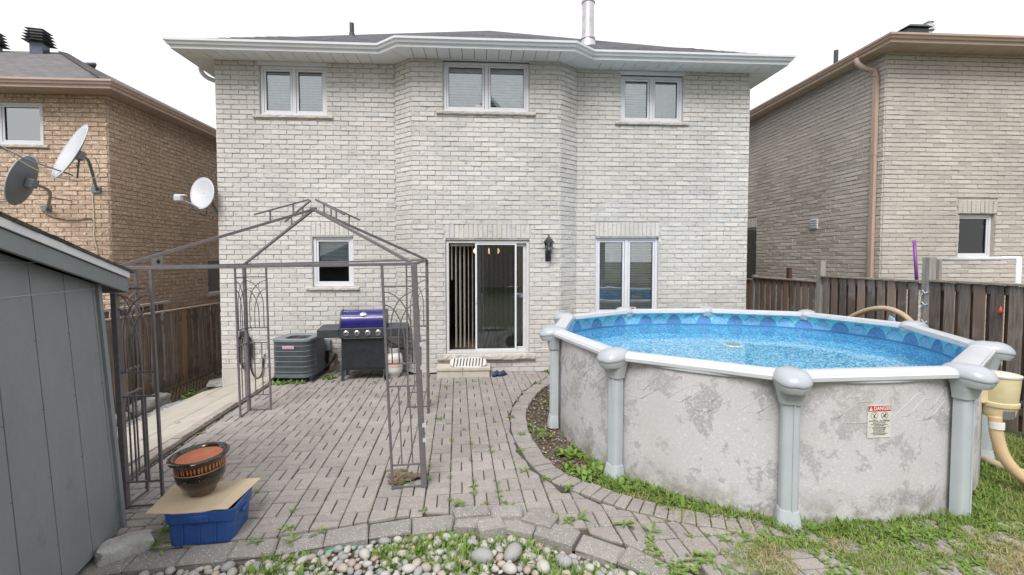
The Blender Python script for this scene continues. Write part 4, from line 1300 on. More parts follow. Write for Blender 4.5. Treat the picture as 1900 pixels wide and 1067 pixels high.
# ------------------------------------------------------------------ gazebo frame
gz_m = M('gazebo_brown_grey_paint', (.155, .14, .15), (.125, .112, .12), rough=.45, scale=20, dirt=(.22, .20, .20), dscale=14, dlo=.66, dhi=.8)
gaz = thing('gazebo_frame', 'bare dark metal gazebo frame without its canopy, standing on the patio', 'gazebo', (-1.8, 4.95, 0))
FL, FR_, BL, BR_ = (-2.844, 3.727), (-.525, 3.92), (-3.058, 6.056), (-.748, 6.066)
def V3(p, z): return Vector((p[0], p[1], z))
corners = {}
def corner(base, top, dirs, thick, ztop=1.92, pw=.265):
    b0, t0 = V3(base, 0), V3(top, ztop)
    MB().bar(b0, t0, thick, thick).build('corner_post', gz_m, gaz, bevel=.002)
    for d in dirs:
        d = Vector((d[0], d[1], 0)).normalized() * pw
        bu, tu = b0 + d, t0 + d
        def P(s, z): return (b0 + d * s) + (t0 - b0) * (z / ztop)
        MB().bar(bu, tu, .020).build('upright', gz_m, gaz, bevel=.0015)
        for z in (1.745, 1.085, .89, .205, .012):
            MB().bar(P(0, z), P(1, z), .013).build('cross_rail', gz_m, gaz)
        for s in (.33, .67):
            MB().bar(P(s, .205), P(s, .89), .010).build('bar', gz_m, gaz)
        for (s0, s1, zt) in ((0, .82, 1.70), (0, .60, 1.59), (1, .18, 1.70), (1, .40, 1.59)):
            pts = []
            zc = zt - .33
            for k in range(9):
                a = k / 8 * math.pi / 2
                s_ = s0 + (s1 - s0) * math.sin(a); z = zc + (zt - zc) * math.cos(a)
                pts.append(P(s_, z))
            pts.append(P(s1, 1.085))
            MB().tube(pts, .0055, 5).build('arched_bar', gz_m, gaz, smooth=True)
vx = Vector((FR_[0] - FL[0], FR_[1] - FL[1])).normalized(); vy = Vector((BL[0] - FL[0], BL[1] - FL[1])).normalized()
tops = {}
tops['FL'] = (-2.885, 3.727); tops['FR'] = (-.597, 3.92); tops['BL'] = (-3.084, 6.056); tops['BR'] = (-.755, 6.066)
corner(FL, tops['FL'], [vx, vy], .040, 1.90)
corner(FR_, tops['FR'], [-vx, vy], .046, 1.93)
corner(BL, tops['BL'], [vx, -vy], .036, 1.90)
corner(BR_, tops['BR'], [-vx, -vy], .036, 1.96)
zt_ = {'FL': 1.905, 'FR': 1.935, 'BL': 1.905, 'BR': 1.965}
for a, b in (('FL', 'FR'), ('BL', 'BR'), ('FL', 'BL'), ('FR', 'BR')):
    MB().bar(V3(tops[a], zt_[a]), V3(tops[b], zt_[b]), .022, .026).build('top_beam', gz_m, gaz, bevel=.0015)
hub = Vector((-1.80, 4.95, 2.50)); hub2 = hub + Vector((0, 0, .115))
for k in ('FL', 'FR', 'BL', 'BR'):
    c = V3(tops[k], zt_[k]); 
    MB().bar(c, hub, .024, .026).build('roof_beam', gz_m, gaz, bevel=.0015)
    d = (c - hub)
    e = hub2 + d * .36
    MB().bar(hub2 + d * .03, e, .016).build('upper_rafter', gz_m, gaz)
    for t in (.13, .27):
        MB().bar(hub + d * t, hub2 + d * t, .013).build('rafter_strut', gz_m, gaz)
MB().bx(hub.x - .03, hub.x + .03, hub.y - .03, hub.y + .03, hub.z - .02, hub.z + .02).build('hub', gz_m, gaz, bevel=.004)
for z in (1.25, 1.05, .55, .42): MB().box((-.525 - .012 * z * 2 + .02, 3.895, z), (.03, .004, .035), rz=.3).build('tape_scrap', M('silver_tape', (.55, .55, .56), rough=.4), gaz)

# ------------------------------------------------------------------ blue bin, cardboard, pot
bin_m = M('blue_plastic', (.025, .085, .29), (.02, .07, .25), rough=.42, scale=8, dirt=(.10, .14, .24), dscale=14, dlo=.56, dhi=.8, rvar=.08)
bn = thing('storage_bin', 'blue plastic storage bin standing on the patio under the cardboard', 'storage bin', (-1.985, 3.365, 0), R(5))
bn.scale = (1.05, 1, 1.13)
def tub(x, y, z0, z1, taper, rim):
    def ring(s, z, n=5):
        r = .04; pts = []
        for cx_, cy_, a0 in ((x * s - r, y * s - r, 0), (-x * s + r, y * s - r, 90), (-x * s + r, -y * s + r, 180), (x * s - r, -y * s + r, 270)):
            for k in range(n + 1):
                a = R(a0 + 90 * k / n); pts.append((cx_ + r * math.cos(a), cy_ + r * math.sin(a), z))
        return pts
    rings = [ring(taper, z0), ring(1 - (1 - taper) * .35, z0 + (z1 - z0) * .68), ring(1.03, z0 + (z1 - z0) * .69), ring(1.05, z1), ring(.98, z1), ring(.98 * taper, z0 + .01)]
    n = len(rings[0]); vs = [p for r in rings for p in r]
    fs = [tuple(range(n))[::-1], tuple(5 * n + i for i in range(n))]
    for a in range(5):
        for i in range(n): fs.append((a * n + i, a * n + (i + 1) % n, (a + 1) * n + (i + 1) % n, (a + 1) * n + i))
    return MB().add(vs, fs)
tub(.205, .165, 0, .205, .93, 0).build('bin_body', bin_m, bn, local=True, smooth=True, auto=30)
rb = MB()
for x in (-.10, 0, .10): rb.bx(x - .004, x + .004, -.166, -.158, .01, .14)
tag(rb.build('ribs', bin_m, bn, local=True), kind='stuff')
MB().bx(-.06, .06, -.180, -.168, .145, .185).build('front_latch', bin_m, bn, local=True, bevel=.004)
MB().bx(.212, .230, -.05, .05, .13, .155).build('handle', bin_m, bn, local=True, bevel=.006)
card_m = M('cardboard', (.53, .42, .29), (.48, .38, .26), rough=.9, scale=4, bump=.1, bscale=100)
cd = MB()
A_ = [(-2.30, 3.17), (-1.785, 3.215), (-1.77, 3.66), (-2.38, 3.62)]
cols = 6
cd_v = []
for k in range(cols + 1):
    t = k / cols
    for (p, q) in ((A_[0], A_[1]), (A_[3], A_[2])):
        x = p[0] + (q[0] - p[0]) * t; y = p[1] + (q[1] - p[1]) * t
        z = .240 + .006 * math.sin(t * 9) + (.012 if k == 0 else 0) - (.004 if k in (2, 4) else 0)
        cd_v.append((x, y, z))
cd.add(cd_v, [(2 * k, 2 * k + 2, 2 * k + 3, 2 * k + 1) for k in range(cols)])
o = cd.build('cardboard_sheet', card_m); so = o.modifiers.new('s', 'SOLIDIFY'); so.thickness = .005; so.offset = -1
tag(o, 'flattened brown cardboard sheet lying on the blue bin', 'cardboard')
pot = thing('plant_pot', 'glazed black ceramic pot with orange painted flames and terracotta inside', 'pot', (-2.10, 3.47, .250))
pot.rotation_euler = (R(2), R(-3), .2)
pot.scale = (.86, .86, 1.08)
glaze, gnt, gb = newmat('black_glaze')
gpos = nd(gnt, 'ShaderNodeTexCoord').outputs['Object']
c_ = mixc(gnt, mrange(gnt, noise_(gnt, gpos, 70, 3), .66, .70), (.014, .011, .010), (.20, .18, .16))
sepz = nd(gnt, 'ShaderNodeSeparateXYZ'); gnt.links.new(gpos, sepz.inputs[0])
c_ = mixc(gnt, mrange(gnt, sepz.outputs[2], .035, .09, .75, 0), c_, (.13, .085, .055))
gnt.links.new(c_, gb.inputs['Base Color']); gb.inputs['Roughness'].default_value = .14; gb.inputs['Coat Weight'].default_value = .5
pp_ = [(.095, 0), (.105, .01), (.108, .03), (.15, .06), (.182, .11), (.19, .165), (.186, .175), (.187, .18), (.188, .215), (.195, .23), (.208, .24), (.226, .252), (.228, .262), (.218, .270), (.196, .270), (.180, .262), (.172, .245)]
MB().lathe(pp_, (0, 0, 0), 56).build('pot_wall', glaze, pot, local=True, smooth=True, auto=50)
MB().lathe([(.173, .250), (.171, .236), (.160, .240), (.02, .237)], (0, 0, 0), 40).build('pot_liner', M('terracotta', (.44, .155, .075), (.38, .13, .065), rough=.85, scale=12), pot, local=True, smooth=True, auto=50)
fl_ = MB()
for k in range(44):
    a = k / 44 * 2 * math.pi + U(-.02, .02)
    vs = []
    w0 = .0075
    for (t, w) in ((0, .5), (.3, 1.1), (.65, 1.0), (1, .15)):
        z = .228 - t * .046 - U(0, .002); r = .1885 if z < .215 else .1885 + (z - .215) * .47
        for s_ in (-1, 1):
            b = a + s_ * w * w0 / .19
            vs.append(((r + .0012) * math.cos(b), (r + .0012) * math.sin(b), z))
    fl_.add(vs, [(0, 1, 3, 2), (2, 3, 5, 4), (4, 5, 7, 6)])
fl_.build('flame_strokes', M('orange_glaze', (.50, .17, .06), (.40, .12, .045), rough=.3, scale=30), pot, local=True)
MB().lathe([(.1905, .170), (.1915, .173), (.1905, .176)], (0, 0, 0), 48).build('painted_ring', M('copper_line_glaze', (.42, .18, .08), rough=.35), pot, local=True, smooth=True)
o = MB().tube(smooth_path([(-1.12, 3.13, -.07), (-1.08, 3.15, -.045), (-.98, 3.17, -.04), (-.90, 3.20, -.05)], 4), .014, 8, flat=.4).build('green_strap', M('mint_plastic', (.05, .45, .26), rough=.4), smooth=True)
tag(o, 'small mint green plastic strap lying on the pebbles at the patio edge', 'strap')

# ------------------------------------------------------------------ shed at the left
shed_m = M('shed_grey_paint', (.225, .243, .252), (.20, .217, .226), rough=.62, scale=3, bump=.8, bscale=30, bdist=.008, stretch=(1, 1, .45), dirt=(.13, .135, .13), dscale=5, dlo=.60, dhi=.85)
shed = thing('garden_shed', 'grey painted wooden shed with grooved siding and white roof trim at the left edge', 'shed', (-2.6, 3.35, 0))
dn = Vector((.212, -.977, 0)).normalized()         # along the wall, towards the camera
nm = Vector((-dn.y, dn.x, 0))                       # facing the patio (+x)
nm = Vector((.977, .212, 0))
C0b, C0t = Vector((-2.625, 3.37, .04)), Vector((-2.79, 3.42, 1.84))
def shp(s, z): # point on the leaning wall
    return C0b + dn * s + (C0t - C0b) * ((z - .04) / 1.8)
gr_sp = .29
s = 0.0; k = 0
seam = [1.765, 1.955]
RK = .262
while s < 3.1:
    e = s + (gr_sp if k else .035)
    ztop0, ztop1 = 1.80 + RK * s, 1.80 + RK * e
    mb = MB()
    vs = []
    for d_ in (0, .012):
        for (ss, zz) in ((s + .004, .04), (e - .004, .04), (e - .004, ztop1), (s + .004, ztop0)):
            vs.append(shp(ss, zz) + nm * d_)
    mb.add(vs, [(4, 5, 6, 7), (0, 1, 5, 4), (1, 2, 6, 5), (2, 3, 7, 6), (3, 0, 4, 7), (0, 3, 2, 1)])
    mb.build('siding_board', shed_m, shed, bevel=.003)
    s = e; k += 1
mb = MB()
mb.add([shp(-.02, .04), shp(3.1, .04), shp(3.1, 1.8 + RK * 3.1), shp(-.02, 1.8)] + [shp(-.02, .04) - nm * 2.2, shp(3.1, .04) - nm * 2.2, shp(3.1, 1.8 + RK * 3.1) - nm * 2.2, shp(-.02, 1.8) - nm * 2.2],
       [(0, 1, 2, 3), (7, 6, 5, 4), (0, 3, 7, 4), (1, 5, 6, 2), (0, 4, 5, 1), (3, 2, 6, 7)])
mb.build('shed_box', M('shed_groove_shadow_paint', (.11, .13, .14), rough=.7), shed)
# z-flashing seams
for z in seam:
    MB().add([shp(0, z) + nm * .013, shp(3.1, z + .0) + nm * .013, shp(3.1, z + .006) + nm * .013, shp(0, z + .006) + nm * .013, shp(0, z) + nm * .017, shp(3.1, z) + nm * .017, shp(3.1, z + .006) + nm * .017, shp(0, z + .006) + nm * .017],
             [(4, 5, 6, 7), (0, 1, 5, 4), (3, 7, 6, 2)]).build('flashing_strip', M('pale_edge_paint', (.34, .37, .38), rough=.5), shed)
MB().bar(shp(-.012, .04) + nm * .014, shp(-.012, 1.80) + nm * .014, .045, .03).build('corner_trim', shed_m, shed, bevel=.003)
# roof: rake boards, soffit, shingles.  local frame (s along dn, up with slope RK, out along nm)
def rp(s, o, h): return shp(0, 1.84) * 1.0 + dn * s + Vector((0, 0, RK * s + h)) + nm * o
def rbox(name, s0, s1, o0, o1, h0, h1, mat, bev=.003):
    vs = [rp(s, o, h) for h in (h0, h1) for o in (o0, o1) for s in (s0, s1)]
    return MB().add(vs, [(0, 2, 3, 1), (4, 5, 7, 6), (0, 1, 5, 4), (2, 6, 7, 3), (0, 4, 6, 2), (1, 3, 7, 5)]).build(name, mat, shed, bevel=bev)
rbox('rake_board', -.22, 3.1, .085, .11, -.06, .045, shed_m)
rbox('rake_trim', -.225, 3.1, .112, .125, .048, .098, white_alu)
rbox('roof_deck', -.21, 3.1, -2.2, .108, .05, .09, M('dark_roof_deck', (.075, .05, .035), rough=.9))
rbox('eave_fascia', -.245, -.222, -2.2, .105, -.06, .075, shed_m)
rbox('shed_soffit', -.22, -.02, -2.2, .085, -.045, -.03, MATS['dark_roof_deck'])
s = -.26
sm = MB()
while s < 3.1:
    L_ = .14
    vs = [rp(a, o, h) for h in (.095, .105 + .008) for o in (-2.2, .135 + U(-.006, .006)) for a in (s, s + L_ + .05)]
    for i in (0, 2): pass
    sm.add([v + Vector((0, 0, U(0, .003))) for v in vs], [(0, 2, 3, 1), (4, 5, 7, 6), (0, 1, 5, 4), (2, 6, 7, 3), (0, 4, 6, 2), (1, 3, 7, 5)])
    s += L_
sm.build('shingle_courses', shed_shingle, shed)
nl = MB()
for z in (.3, .7, 1.1, 1.5):
    for s in (.05, .34, .63, .92): nl.lathe([(.003, 0), (.003, .002)], tuple(shp(s, z) + nm * .013), 6, M=Matrix.Rotation(R(90), 3, 'Y'))
nl.build('nail_heads', M('dull_nail', (.06, .07, .07)), shed)

# ------------------------------------------------------------------ swimming pool
PV = [(.87, 5.36), (1.215, 4.05), (2.285, 3.245), (3.69, 3.29), (4.88, 4.14), (5.52, 5.56), (5.06, 6.86), (3.74, 7.42), (2.36, 7.42), (1.24, 6.68)]
PC = Vector((3.24, 5.44))
pool_g = M('pool_grey_resin', (.44, .48, .50), (.41, .45, .47), rough=.38, scale=5, dirt=(.34, .34, .33), dscale=30, dlo=.70, dhi=.8)
pool_w = M('pool_rail_white', (.56, .57, .60), (.52, .53, .56), rough=.32, scale=4, dirt=(.45, .45, .46), dscale=22, dlo=.70, dhi=.82)
pool_c = M('pool_cap_white', (.40, .42, .455), (.37, .39, .425), rough=.35, scale=5)
pool = thing('swimming_pool', 'round above ground swimming pool with grey marbled wall and white rim, filled with blue water', 'pool', (PC.x, PC.y, 0))
ZR = 1.145
ring_pts = smooth_path(PV, 12, closed=True)
def offs(p, o):
    d = (Vector(p[:2]) - PC); L = d.length
    return Vector(p[:2]) + d / L * o
wall_o = [offs(p, -.035) for p in ring_pts]
wm, wnt, wb = newmat('pool_wall_marbled')
wp = nd(wnt, 'ShaderNodeNewGeometry').outputs['Position']
big = noise_(wnt, wp, 4.6, 5, .6, .4)
fine = noise_(wnt, wp, 26, 6, .75)
mixn = math_(wnt, 'ADD', math_(wnt, 'MULTIPLY', big, .68), math_(wnt, 'MULTIPLY', fine, .32))
c = mixc(wnt, mrange(wnt, mixn, .515, .555), (.52, .51, .525), (.36, .35, .37))
c = mixc(wnt, mrange(wnt, noise_(wnt, wp, 55, 5, .8), .54, .60, 0, .85), c, (.66, .655, .66))
c = mixc(wnt, mrange(wnt, noise_(wnt, wp, 1.1, 4), .45, .7, 0, .5), c, (.45, .435, .41))
sz = nd(wnt, 'ShaderNodeSeparateXYZ'); wnt.links.new(wp, sz.inputs[0])
alg = math_(wnt, 'MULTIPLY', mrange(wnt, sz.outputs[2], .0, .26, 1, 0), mrange(wnt, noise_(wnt, wp, 7, 7, .7), .40, .62))
c = mixc(wnt, math_(wnt, 'MULTIPLY', alg, .75), c, (.17, .15, .10))
wnt.links.new(c, wb.inputs['Base Color']); wb.inputs['Roughness'].default_value = .6
bp = nd(wnt, 'ShaderNodeBump'); bp.inputs['Strength'].default_value = .25; bp.inputs['Distance'].default_value = .003
wnt.links.new(fine, bp.inputs['Height']); wnt.links.new(bp.outputs[0], wb.inputs['Normal'])
mb = MB(); n = len(wall_o)
mb.add([(p.x, p.y, z) for z in (-.06, .5, 1.10) for p in wall_o], [(a * n + i, a * n + (i + 1) % n, (a + 1) * n + (i + 1) % n, (a + 1) * n + i) for a in (0, 1) for i in range(n)])
mb.build('pool_wall', wm, pool, smooth=True)
MB().sweep([(-.012, 1.055), (.018, 1.055), (.018, 1.085), (-.012, 1.085)], [tuple(p) for p in wall_o], closed=True).build('top_track', pool_g, pool)
# liner with printed scallops; the print follows the arc length
lm, lnt, lb2 = newmat('pool_liner_print')
uvn = nd(lnt, 'ShaderNodeUVMap'); uvn.uv_map = 'UVMap'
sp_ = nd(lnt, 'ShaderNodeSeparateXYZ'); lnt.links.new(uvn.outputs[0], sp_.inputs[0])
u_, v_ = sp_.outputs[0], sp_.outputs[1]
lpos = nd(lnt, 'ShaderNodeNewGeometry').outputs['Position']
SPC = .245
def scallop(shift, hscale):
    t = math_(lnt, 'ADD', math_(lnt, 'DIVIDE', u_, SPC), shift)
    fx = math_(lnt, 'ABSOLUTE', math_(lnt, 'MULTIPLY', math_(lnt, 'SUBTRACT', math_(lnt, 'FRACT', t), .5), 2.0))
    hh = math_(lnt, 'MULTIPLY', math_(lnt, 'SQRT', math_(lnt, 'MAXIMUM', math_(lnt, 'SUBTRACT', 1.0, math_(lnt, 'POWER', fx, 1.7)), 0.0)), hscale)
    return t, math_(lnt, 'SUBTRACT', hh, v_)
t1, e1 = scallop(0.0, .13)
t2, e2 = scallop(0.5, .19)
marb = noise_(lnt, lpos, 38, 5, .6)
dark = mixc(lnt, mrange(lnt, marb, .3, .7), (.05, .16, .42), (.17, .34, .60))
lite = mixc(lnt, mrange(lnt, marb, .3, .7), (.10, .32, .60), (.32, .58, .76))
par = mrange(lnt, math_(lnt, 'MODULO', math_(lnt, 'FLOOR', t1), 2.0), .4, .6)
shell = mixc(lnt, par, dark, lite)
teal = mixc(lnt, mrange(lnt, marb, .3, .7), (.04, .40, .55), (.15, .60, .72))
teal2 = mixc(lnt, mrange(lnt, marb, .3, .7), (.09, .52, .64), (.26, .74, .80))
cc = mixc(lnt, mrange(lnt, e2, -.002, .002), teal, teal2)
cc = mixc(lnt, mrange(lnt, math_(lnt, 'ABSOLUTE', e2), .003, .006, .8, 0), cc, (.02, .15, .26))
cc = mixc(lnt, mrange(lnt, e1, -.002, .002), cc, shell)
cc = mixc(lnt, mrange(lnt, math_(lnt, 'ABSOLUTE', e1), .003, .006, .8, 0), cc, (.015, .08, .2))
cc = mixc(lnt, mrange(lnt, v_, -.004, .0, 1, 0), cc, (.05, .20, .38))
# below the printed band: speckled blue
def speckle(nt, pos):
    v1 = nd(nt, 'ShaderNodeTexVoronoi'); v1.inputs['Scale'].default_value = 55; nt.links.new(pos, v1.inputs['Vector'])
    s1 = nd(nt, 'ShaderNodeSeparateColor'); nt.links.new(v1.outputs['Color'], s1.inputs[0])
    a = mixc(nt, mrange(nt, s1.outputs[0], .25, .45), (.03, .24, .56), (.14, .54, .88))
    a = mixc(nt, mrange(nt, s1.outputs[1], .60, .70), a, (.62, .92, 1.0))
    return a
spk = speckle(lnt, lpos)
cc = mixc(lnt, mrange(lnt, v_, -.030, -.028), spk, cc)
lnt.links.new(cc, lb2.inputs['Base Color']); lb2.inputs['Roughness'].default_value = .45
lin = [offs(p, -.05) for p in ring_pts]
WZ = .865; ZL0 = .892
me = bpy.data.meshes.new('liner_wall'); n = len(lin)
zz = (.04, .4, 1.085)
me.from_pydata([(p.x - PC.x, p.y - PC.y, z) for z in zz for p in lin + [lin[0]]], [], [(a * (n + 1) + i + 1, a * (n + 1) + i, (a + 1) * (n + 1) + i, (a + 1) * (n + 1) + i + 1) for a in (0, 1) for i in range(n)])
arc = [0]
for i in range(n): arc.append(arc[-1] + (lin[(i + 1) % n] - lin[i]).length)
uvl = me.uv_layers.new(name='UVMap')
for poly in me.polygons:
    for li in poly.loop_indices:
        vi = me.loops[li].vertex_index; a, i = divmod(vi, n + 1)
        uvl.data[li].uv = (arc[i], zz[a] - ZL0)
me.materials.append(lm); me.polygons.foreach_set('use_smooth', [True] * len(me.polygons))
o = bpy.data.objects.new('liner_wall', me); COL.objects.link(o); o.parent = pool
fm, fnt, fb_ = newmat('pool_floor_speckle')
fpos = nd(fnt, 'ShaderNodeNewGeometry').outputs['Position']
fnt.links.new(speckle(fnt, fpos), fb_.inputs['Base Color']); fb_.inputs['Roughness'].default_value = .6
mb = MB(); mb.add([(PC.x, PC.y, .035)] + [(p.x, p.y, .04) for p in lin], [(0, i + 1, (i + 1) % n + 1) for i in range(n)])
mb.build('pool_floor', fm, pool)
wt, wt_nt, wtb = newmat('pool_water_surface')
wt_nt.nodes.remove(wtb)
wo = wt_nt.nodes['Material Output']
refr = nd(wt_nt, 'ShaderNodeBsdfRefraction'); refr.inputs['IOR'].default_value = 1.33; refr.inputs['Roughness'].default_value = 0.0; refr.inputs[0].default_value = (.92, 1, 1, 1)
glos = nd(wt_nt, 'ShaderNodeBsdfGlossy'); glos.inputs['Roughness'].default_value = 0.02; glos.inputs[0].default_value = (.85, .93, 1, 1)
frn = nd(wt_nt, 'ShaderNodeFresnel'); frn.inputs[0].default_value = 1.33
mxs = nd(wt_nt, 'ShaderNodeMixShader')
wpos = nd(wt_nt, 'ShaderNodeNewGeometry').outputs['Position']
wbp = nd(wt_nt, 'ShaderNodeBump'); wbp.inputs['Strength'].default_value = .10; wbp.inputs['Distance'].default_value = .01
wt_nt.links.new(noise_(wt_nt, wpos, 9, 3), wbp.inputs['Height'])
for s_ in (refr, glos, frn): wt_nt.links.new(wbp.outputs[0], s_.inputs['Normal'])
wt_nt.links.new(mrange(wt_nt, frn.outputs[0], 0, 1, 0, .75), mxs.inputs[0])
wt_nt.links.new(refr.outputs[0], mxs.inputs[1]); wt_nt.links.new(glos.outputs[0], mxs.inputs[2])
wt_nt.links.new(mxs.outputs[0], wo.inputs[0])
water_in = [offs(p, -.052) for p in ring_pts]
mb = MB(); mb.add([(PC.x, PC.y, WZ)] + [(p.x, p.y, WZ) for p in water_in], [(0, i + 1, (i + 1) % n + 1) for i in range(n)])
o = mb.build('water', wt, recalc=False)
tag(o, kind='structure')
# posts, caps, rails
def out_dir(p): return (Vector(p) - PC).normalized()
def xf(mb, p, d):
    """local: x sideways, -y outwards"""
    a = math.atan2(d.y, d.x) + math.pi / 2
    Mz = Matrix.Rotation(a, 3, 'Z')
    mb.v = [tuple(Mz @ Vector(v) + Vector((p[0], p[1], 0))) for v in mb.v]
    return mb
def dsec(w, dep, n=10):
    pts = [(w / 2, .0), ]
    for k in range(n + 1):
        a = math.pi * k / n
        pts.append((w / 2 * math.copysign(abs(math.cos(a)) ** .55, math.cos(a)), -dep * .35 - dep * .65 * math.sin(a) ** .6))
    pts.append((-w / 2, 0))
    return pts
def loft(mb, secs):
    n = len(secs[0][0]); vs = []
    for pts, z in secs: vs += [(x, y, z) for x, y in pts]
    fs = [tuple(range(n)), tuple((len(secs) - 1) * n + i for i in range(n))[::-1]]
    for a in range(len(secs) - 1):
        for i in range(n): fs.append((a * n + i, (a + 1) * n + i, (a + 1) * n + (i + 1) % n, a * n + (i + 1) % n))
    return mb.add(vs, fs)
for i, p in enumerate(PV):
    d = out_dir(p)
    zb_ = -.03
    post = xf(loft(MB(), [(dsec(.125, .085), zb_), (dsec(.125, .085), 1.0)]), p, d).build('pool_post', pool_g, pool, smooth=True, auto=40)
    xf(MB().bx(.012, .026, -.094, -.07, zb_ + .05, .96), p, d).build('post_groove', pool_g, post, bevel=.004)
    if i != 3:
        xf(loft(MB(), [(dsec(.172, .115), zb_), (dsec(.17, .112), zb_ + .05), (dsec(.155, .102), zb_ + .10), (dsec(.142, .094), zb_ + .14)]), p, d).build('post_foot', pool_g, pool, smooth=True, auto=40)
    xf(loft(MB(), [(dsec(.155, .10), .91), (dsec(.165, .105), .94), (dsec(.215, .13), 1.03), (dsec(.235, .14), 1.065)]), p, d).build('post_bracket', pool_g, pool, smooth=True, auto=40)
    # cap: rounded shell over the joint of two rails
    secs = [(.02, .028), (.30, .0265), (.58, .020), (.80, .004), (.93, -.018), (.99, -.040), (1.0, -.056), (.975, -.063), (.93, -.068)]
    NS = 40
    def ring_(sc, dz, drop=1.0):
        out = []
        for k in range(NS):
            a = 2 * math.pi * k / NS
            cx__, sy__ = math.cos(a), math.sin(a)
            x = .128 * math.copysign(abs(cx__) ** .80, cx__) * sc
            y = .170 * math.copysign(abs(sy__) ** .86, sy__) * sc
            x *= 1 - .16 * max(0, y / .17)
            ridge = .006 * math.exp(-(x / .010) ** 2) * (1 if sc > .1 else 0)
            out.append((x, y - .050, ZR + dz + ridge - .020 * max(0, -y / .17) ** 2 * drop))
        return out
    vs = []
    for sc, dz in secs: vs += ring_(sc, dz)
    fs = [tuple(range(NS))] + [(a * NS + k, (a + 1) * NS + k, (a + 1) * NS + (k + 1) % NS, a * NS + (k + 1) % NS) for a in range(len(secs) - 1) for k in range(NS)]
    cap = xf(MB().add(vs, fs), p, d).build('rim_cap', pool_c, pool, smooth=True, auto=60)
    vs = []
    for sc, dz in ((.955, -.055), (.93, -.085), (.80, -.125)): vs += ring_(sc, dz)
    sk_ = xf(MB().add(vs, [(a * NS + k, (a + 1) * NS + k, (a + 1) * NS + (k + 1) % NS, a * NS + (k + 1) % NS) for a in range(2) for k in range(NS)]), p, d)
    sk_.build('cap_skirt', pool_g, cap, smooth=True)
    # rail to the next vertex
    q = PV[(i + 1) % len(PV)]
    a_, b_2 = Vector(p), Vector(q)
    dirv = (b_2 - a_).normalized()
    prof = [(.085, .972), (.092, .978), (.094, 1.005), (.085, 1.012), (.080, 1.024), (.05, 1.038), (.0, 1.044), (-.05, 1.040), (-.082, 1.030), (-.088, .985), (-.08, .972)]
    prof = [(o_, z_ + .10) for o_, z_ in prof]
    pa, pb = a_ + dirv * .05, b_2 - dirv * .05
    MB().sweep(prof, [tuple(pa), tuple(pb)]).build('rim_rail', pool_w, pool, smooth=True, auto=28)
# embossed zigzag line on the wall
def wall_pt(s):
    """s in metres along the wall, from the first upright"""
    tot = 0; N = len(wall_o)
    for i in range(N):
        a, b = wall_o[i], wall_o[(i + 1) % N]; L = (b - a).length
        if tot + L >= s:
            p = a + (b - a) * ((s - tot) / L); return p, (p - PC).normalized()
        tot += L
    return wall_o[0], (wall_o[0] - PC).normalized()
emb = MB()
for k in range(0, 9):
    s0 = .12 + k * .56
    for line in ([(0, .70), (.20, .86), (.30, .86)], [(.06, .70), (.13, .70), (.27, .82), (.38, .82)], [(.30, .74), (.36, .74), (.52, .90)], [(.18, .66), (.34, .66), (.50, .78)]):
        pts = []
        for (a, z) in line: pts.append((s0 + a, z + .09))
        P3 = []
        for (x0, z0_), (x1, z1_) in zip(pts, pts[1:]):
            for t in (0, .34, .67, 1):
                p_, d_ = wall_pt(x0 + (x1 - x0) * t); z = z0_ + (z1_ - z0_) * t
                P3.append((p_.x + d_.x * .001, p_.y + d_.y * .001, z))
        emb.tube(P3, .0020, 4, caps=False)
o = emb.build('embossed_lines', wm, pool, smooth=True)
# float in the water
ft = thing('pool_float', 'small clear square float in the middle of the pool water', 'float', (3.18, 5.55, WZ))
cl = glass_mat('clear_plastic', (.88, .93, .88), base=.2)
s_ = MB(); s_.bx(3.09, 3.27, 5.53, 5.55, WZ - .01, WZ + .012); s_.bx(3.09, 3.27, 5.67, 5.69, WZ - .01, WZ + .012)
s_.bx(3.09, 3.11, 5.55, 5.67, WZ - .01, WZ + .012); s_.bx(3.25, 3.27, 5.55, 5.67, WZ - .01, WZ + .012)
s_.build('float_frame', M('pale_green_plastic', (.55, .66, .60), rough=.3), ft, bevel=.004)
MB().bx(3.11, 3.25, 5.55, 5.67, WZ - .006, WZ + .03).build('float_box', cl, ft, bevel=.01)
MB().lathe([(.025, 0), (.03, .01), (.02, .02)], (3.10, 5.52, WZ), 10).build('float_clip', M('cream_plastic', (.72, .70, .60), rough=.4), ft, smooth=True)

# ---- warning sign on the pool wall
def text_mesh(body, size, mat, parent, loc, rot, name='lettering', ext=.0004, align='CENTER', sx=1.0):
    cu = bpy.data.curves.new('t', 'FONT'); cu.body = body; cu.size = size; cu.align_x = align; cu.align_y = 'CENTER'; cu.extrude = ext; cu.offset = .00015 * size / .02
    t = bpy.data.objects.new('t', cu); COL.objects.link(t)
    bpy.context.view_layer.update()
    me = bpy.data.meshes.new_from_object(t.evaluated_get(bpy.context.evaluated_depsgraph_get()))
    bpy.data.objects.remove(t); bpy.data.curves.remove(cu)
    for v in me.vertices: v.co.x *= sx
    o = bpy.data.objects.new(name, me); COL.objects.link(o); me.materials.clear(); me.materials.append(mat)
    o.parent = parent; o.location = loc; o.rotation_euler = rot
    return o
sA, sB = Vector((2.955, 3.0)), Vector((3.155, 3.0))
